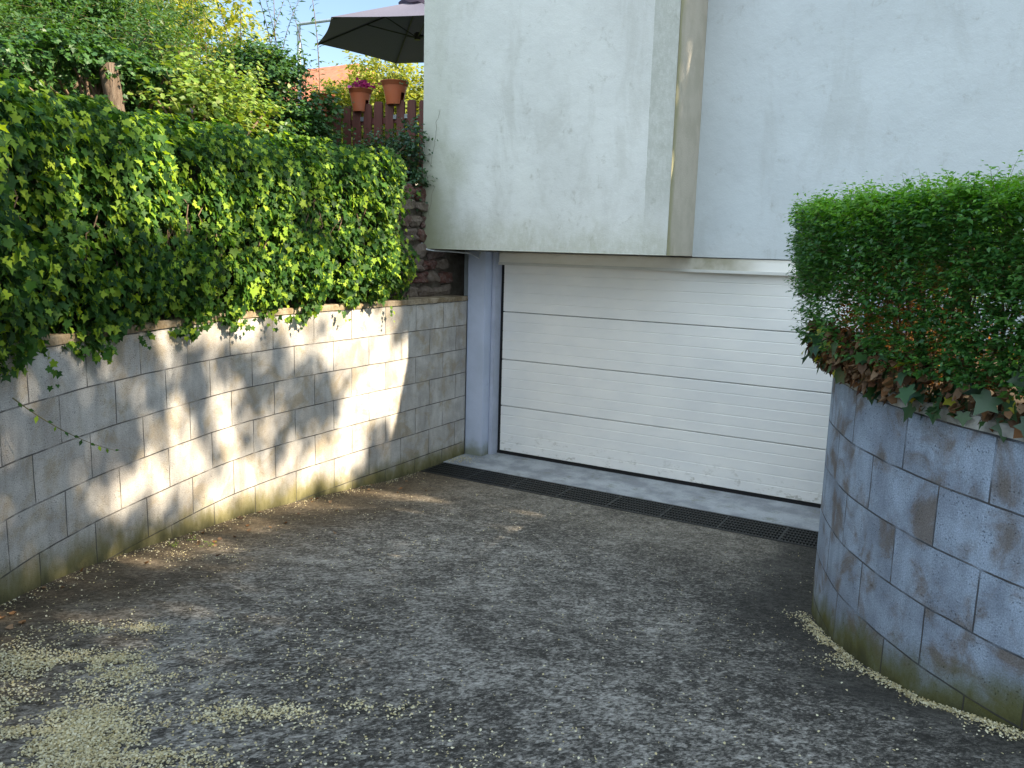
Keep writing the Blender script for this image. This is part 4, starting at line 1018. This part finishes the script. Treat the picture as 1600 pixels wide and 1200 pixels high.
b.tube([B0, B0+Vector((.1, 0, 3)), B0.lerp(cen, .6), cen], [.3, .24, .2, .1], 12)
for q in range(26):
    tg = Vector(cl[RNG.integers(m)]); s0 = B0.lerp(cen, random.uniform(.45, .95)); b.tube([s0, s0.lerp(tg, .5)+Vector((0, 0, .3)), tg], [.07, .045, .012], 6)
b.build('trunk', BARK, ST)

# ------------------------------------------------------------------ fallen petals on the drive
def on_drive(x, y):
    okl = x > lx(y)+.01
    C = RCV; d2 = ((x[:, None]-C[None, :, 0])**2+(y[:, None]-C[None, :, 1])**2); j = d2.argmin(1)
    sgn = (x-C[j, 0])*RN[j, 0]+(y-C[j, 1])*RN[j, 1]
    return okl & (sgn > .005) & (y < 6.42)
pm = leaf_mat('cream_petal', [(.52, .45, .24), (.66, .60, .38), (.76, .71, .52), (.44, .36, .17), (.72, .62, .38)], .8, .2, .15, (1, 1, .8))
X = []; Y_ = []
def add(x, y): X.append(x); Y_.append(y)
n = 60000; x = RNG.uniform(-4.8, 1.2, n); y = RNG.uniform(.6, 6.4, n); q3 = np.c_[x, y, 0*x]
dn_ = np.clip(.22+.30*vnoise(q3, .9, 41), .09, 1)*np.interp(x+.25*y, [-3.8, -2.5, -1, 1], [1.0, .85, .55, .45])*np.interp(y, [1, 3, 5, 6.4], [1, .6, .38, .35])
kk = RNG.uniform(size=n) < dn_; add(x[kk], y[kk])
PATCH = [(-2.75, 1.68, .10, .06, 1500), (-2.93, 1.55, .13, .05, 900), (-2.62, 1.74, .08, .04, 700), (-2.36, 1.33, .13, .09, 2600),
         (-2.42, 1.21, .12, .07, 1700), (-2.98, 2.06, .06, .035, 320), (-3.18, 1.94, .07, .03, 200), (-2.08, 1.31, .10, .06, 1300),
         (-1.91, 1.76, .09, .04, 380), (-1.97, 1.64, .06, .05, 300), (-1.6, 1.98, .07, .04, 220), (-2.1, 1.15, .2, .08, 2200), (-1.88, 1.34, .1, .05, 700),
         (-2.5, 1.35, .35, .25, 2600), (-2.6, 1.0, .3, .15, 2500), (-3.2, 1.6, .15, .1, 500), (-2.3, 2.1, .3, .2, 400), (-1.2, 1.6, .3, .2, 500), (-3.9, 3.1, .15, .15, 200)]
for (px, py, rx, ry, m) in PATCH:
    m = int(m*2.4); rx *= 1.15; ry *= 1.15; x = RNG.normal(px, rx, m); y = RNG.normal(py, ry, m); q3 = np.c_[x, y, 0*x]
    kk = vnoise(q3, 3.2, 51)+.5*RNG.uniform(-1, 1, m) > -.05; add(x[kk], y[kk])
# drift along the foot of the curved wall, and a thin one along the left wall
m = 13000; s = RNG.uniform(2.75, 8.5, m); i = (s/.05).astype(int); fr = np.interp(s, [2.7, 3.2, 4.2, 8.5], [.25, .8, 1, 1])
d = .016+np.abs(RNG.normal(0, .024, m))*(1+.6*np.sin(s*9)+.35*np.sin(s*23)); m0 = RNG.uniform(size=m) < np.clip(.7+.5*np.sin(s*15)+.3*np.sin(s*37), .15, 1); d = np.where(m0, d, d*2.2); kk = RNG.uniform(size=m) < fr; j = RNG.uniform(0, .05, m)
P = RCV[i]+RN[i]*d[:, None]; P[:, 1] += RNG.uniform(-.03, .03, m); P[:, 0] += RNG.uniform(-.02, .02, m); add(P[kk, 0], P[kk, 1])
m = 900; yy = RNG.uniform(1.2, 6.3, m); add(lx(yy)+.02+np.abs(RNG.normal(0, .06, m)), yy)
x = np.concatenate(X); y = np.concatenate(Y_); kk = on_drive(x, y); x, y = x[kk], y[kk]; n = len(x)
p = np.c_[x, y, zramp(x, y)+RNG.uniform(.002, .012, n)]
o = leaves('fallen_petals', p, np.array([0, 0, 1.])+rnd(n, .35), rnd(n), RNG.uniform(.0045, .0115, n), ROUND, pm)
tag(o, 'small cream petals scattered and drifted over the dark drive', 'petals', kind='stuff')
# pale grit in the corner by the column
n = 260; x = -4.73+np.abs(RNG.normal(0, .12, n)); y = 7.0+RNG.normal(0, .12, n); kk = (y < 7.24) & (y > 6.86); x, y = x[kk], y[kk]
o = leaves('petal_litter', np.c_[x, y, RNG.uniform(.002, .006, len(x))], np.array([0, 0, 1.])+rnd(len(x), .3), rnd(len(x)), .012, ROUND, pm)
tag(o, 'pale petals gathered in the corner at the foot of the lilac column', 'petals', kind='stuff')
# a few dark fallen leaves and a weed at the wall foot
n = 40; y = RNG.uniform(1.6, 6.2, n); x = lx(y)+.03+np.abs(RNG.normal(0, .25, n))
o = leaves('fallen_leaves', np.c_[x, y, zramp(x, y)+.006], np.array([0, 0, 1.])+rnd(n, .3), rnd(n), .03, DEAD, dlm); tag(o, 'scattered dark dry leaves near the foot of the left wall', 'leaves', kind='stuff')
for (wx, wy) in ((-4.2, 3.15), (-4.28, 3.35), (-4.1, 3.3)):
    a = sprays(np.array([(wx, wy, float(zramp(wx, wy)))]*7)+rnd(7, .012), np.array([0, 0, .7])+rnd(7, .7), .05, 4, .02, .2)
    e = empty('weed', (wx, wy, float(zramp(wx, wy))), 'small green weed sprouting in the sunlit patch at the foot of the left wall', 'weed', 'weeds at the wall foot')
    leaves('leaves', *a[:4], OVAL, gm2, e)
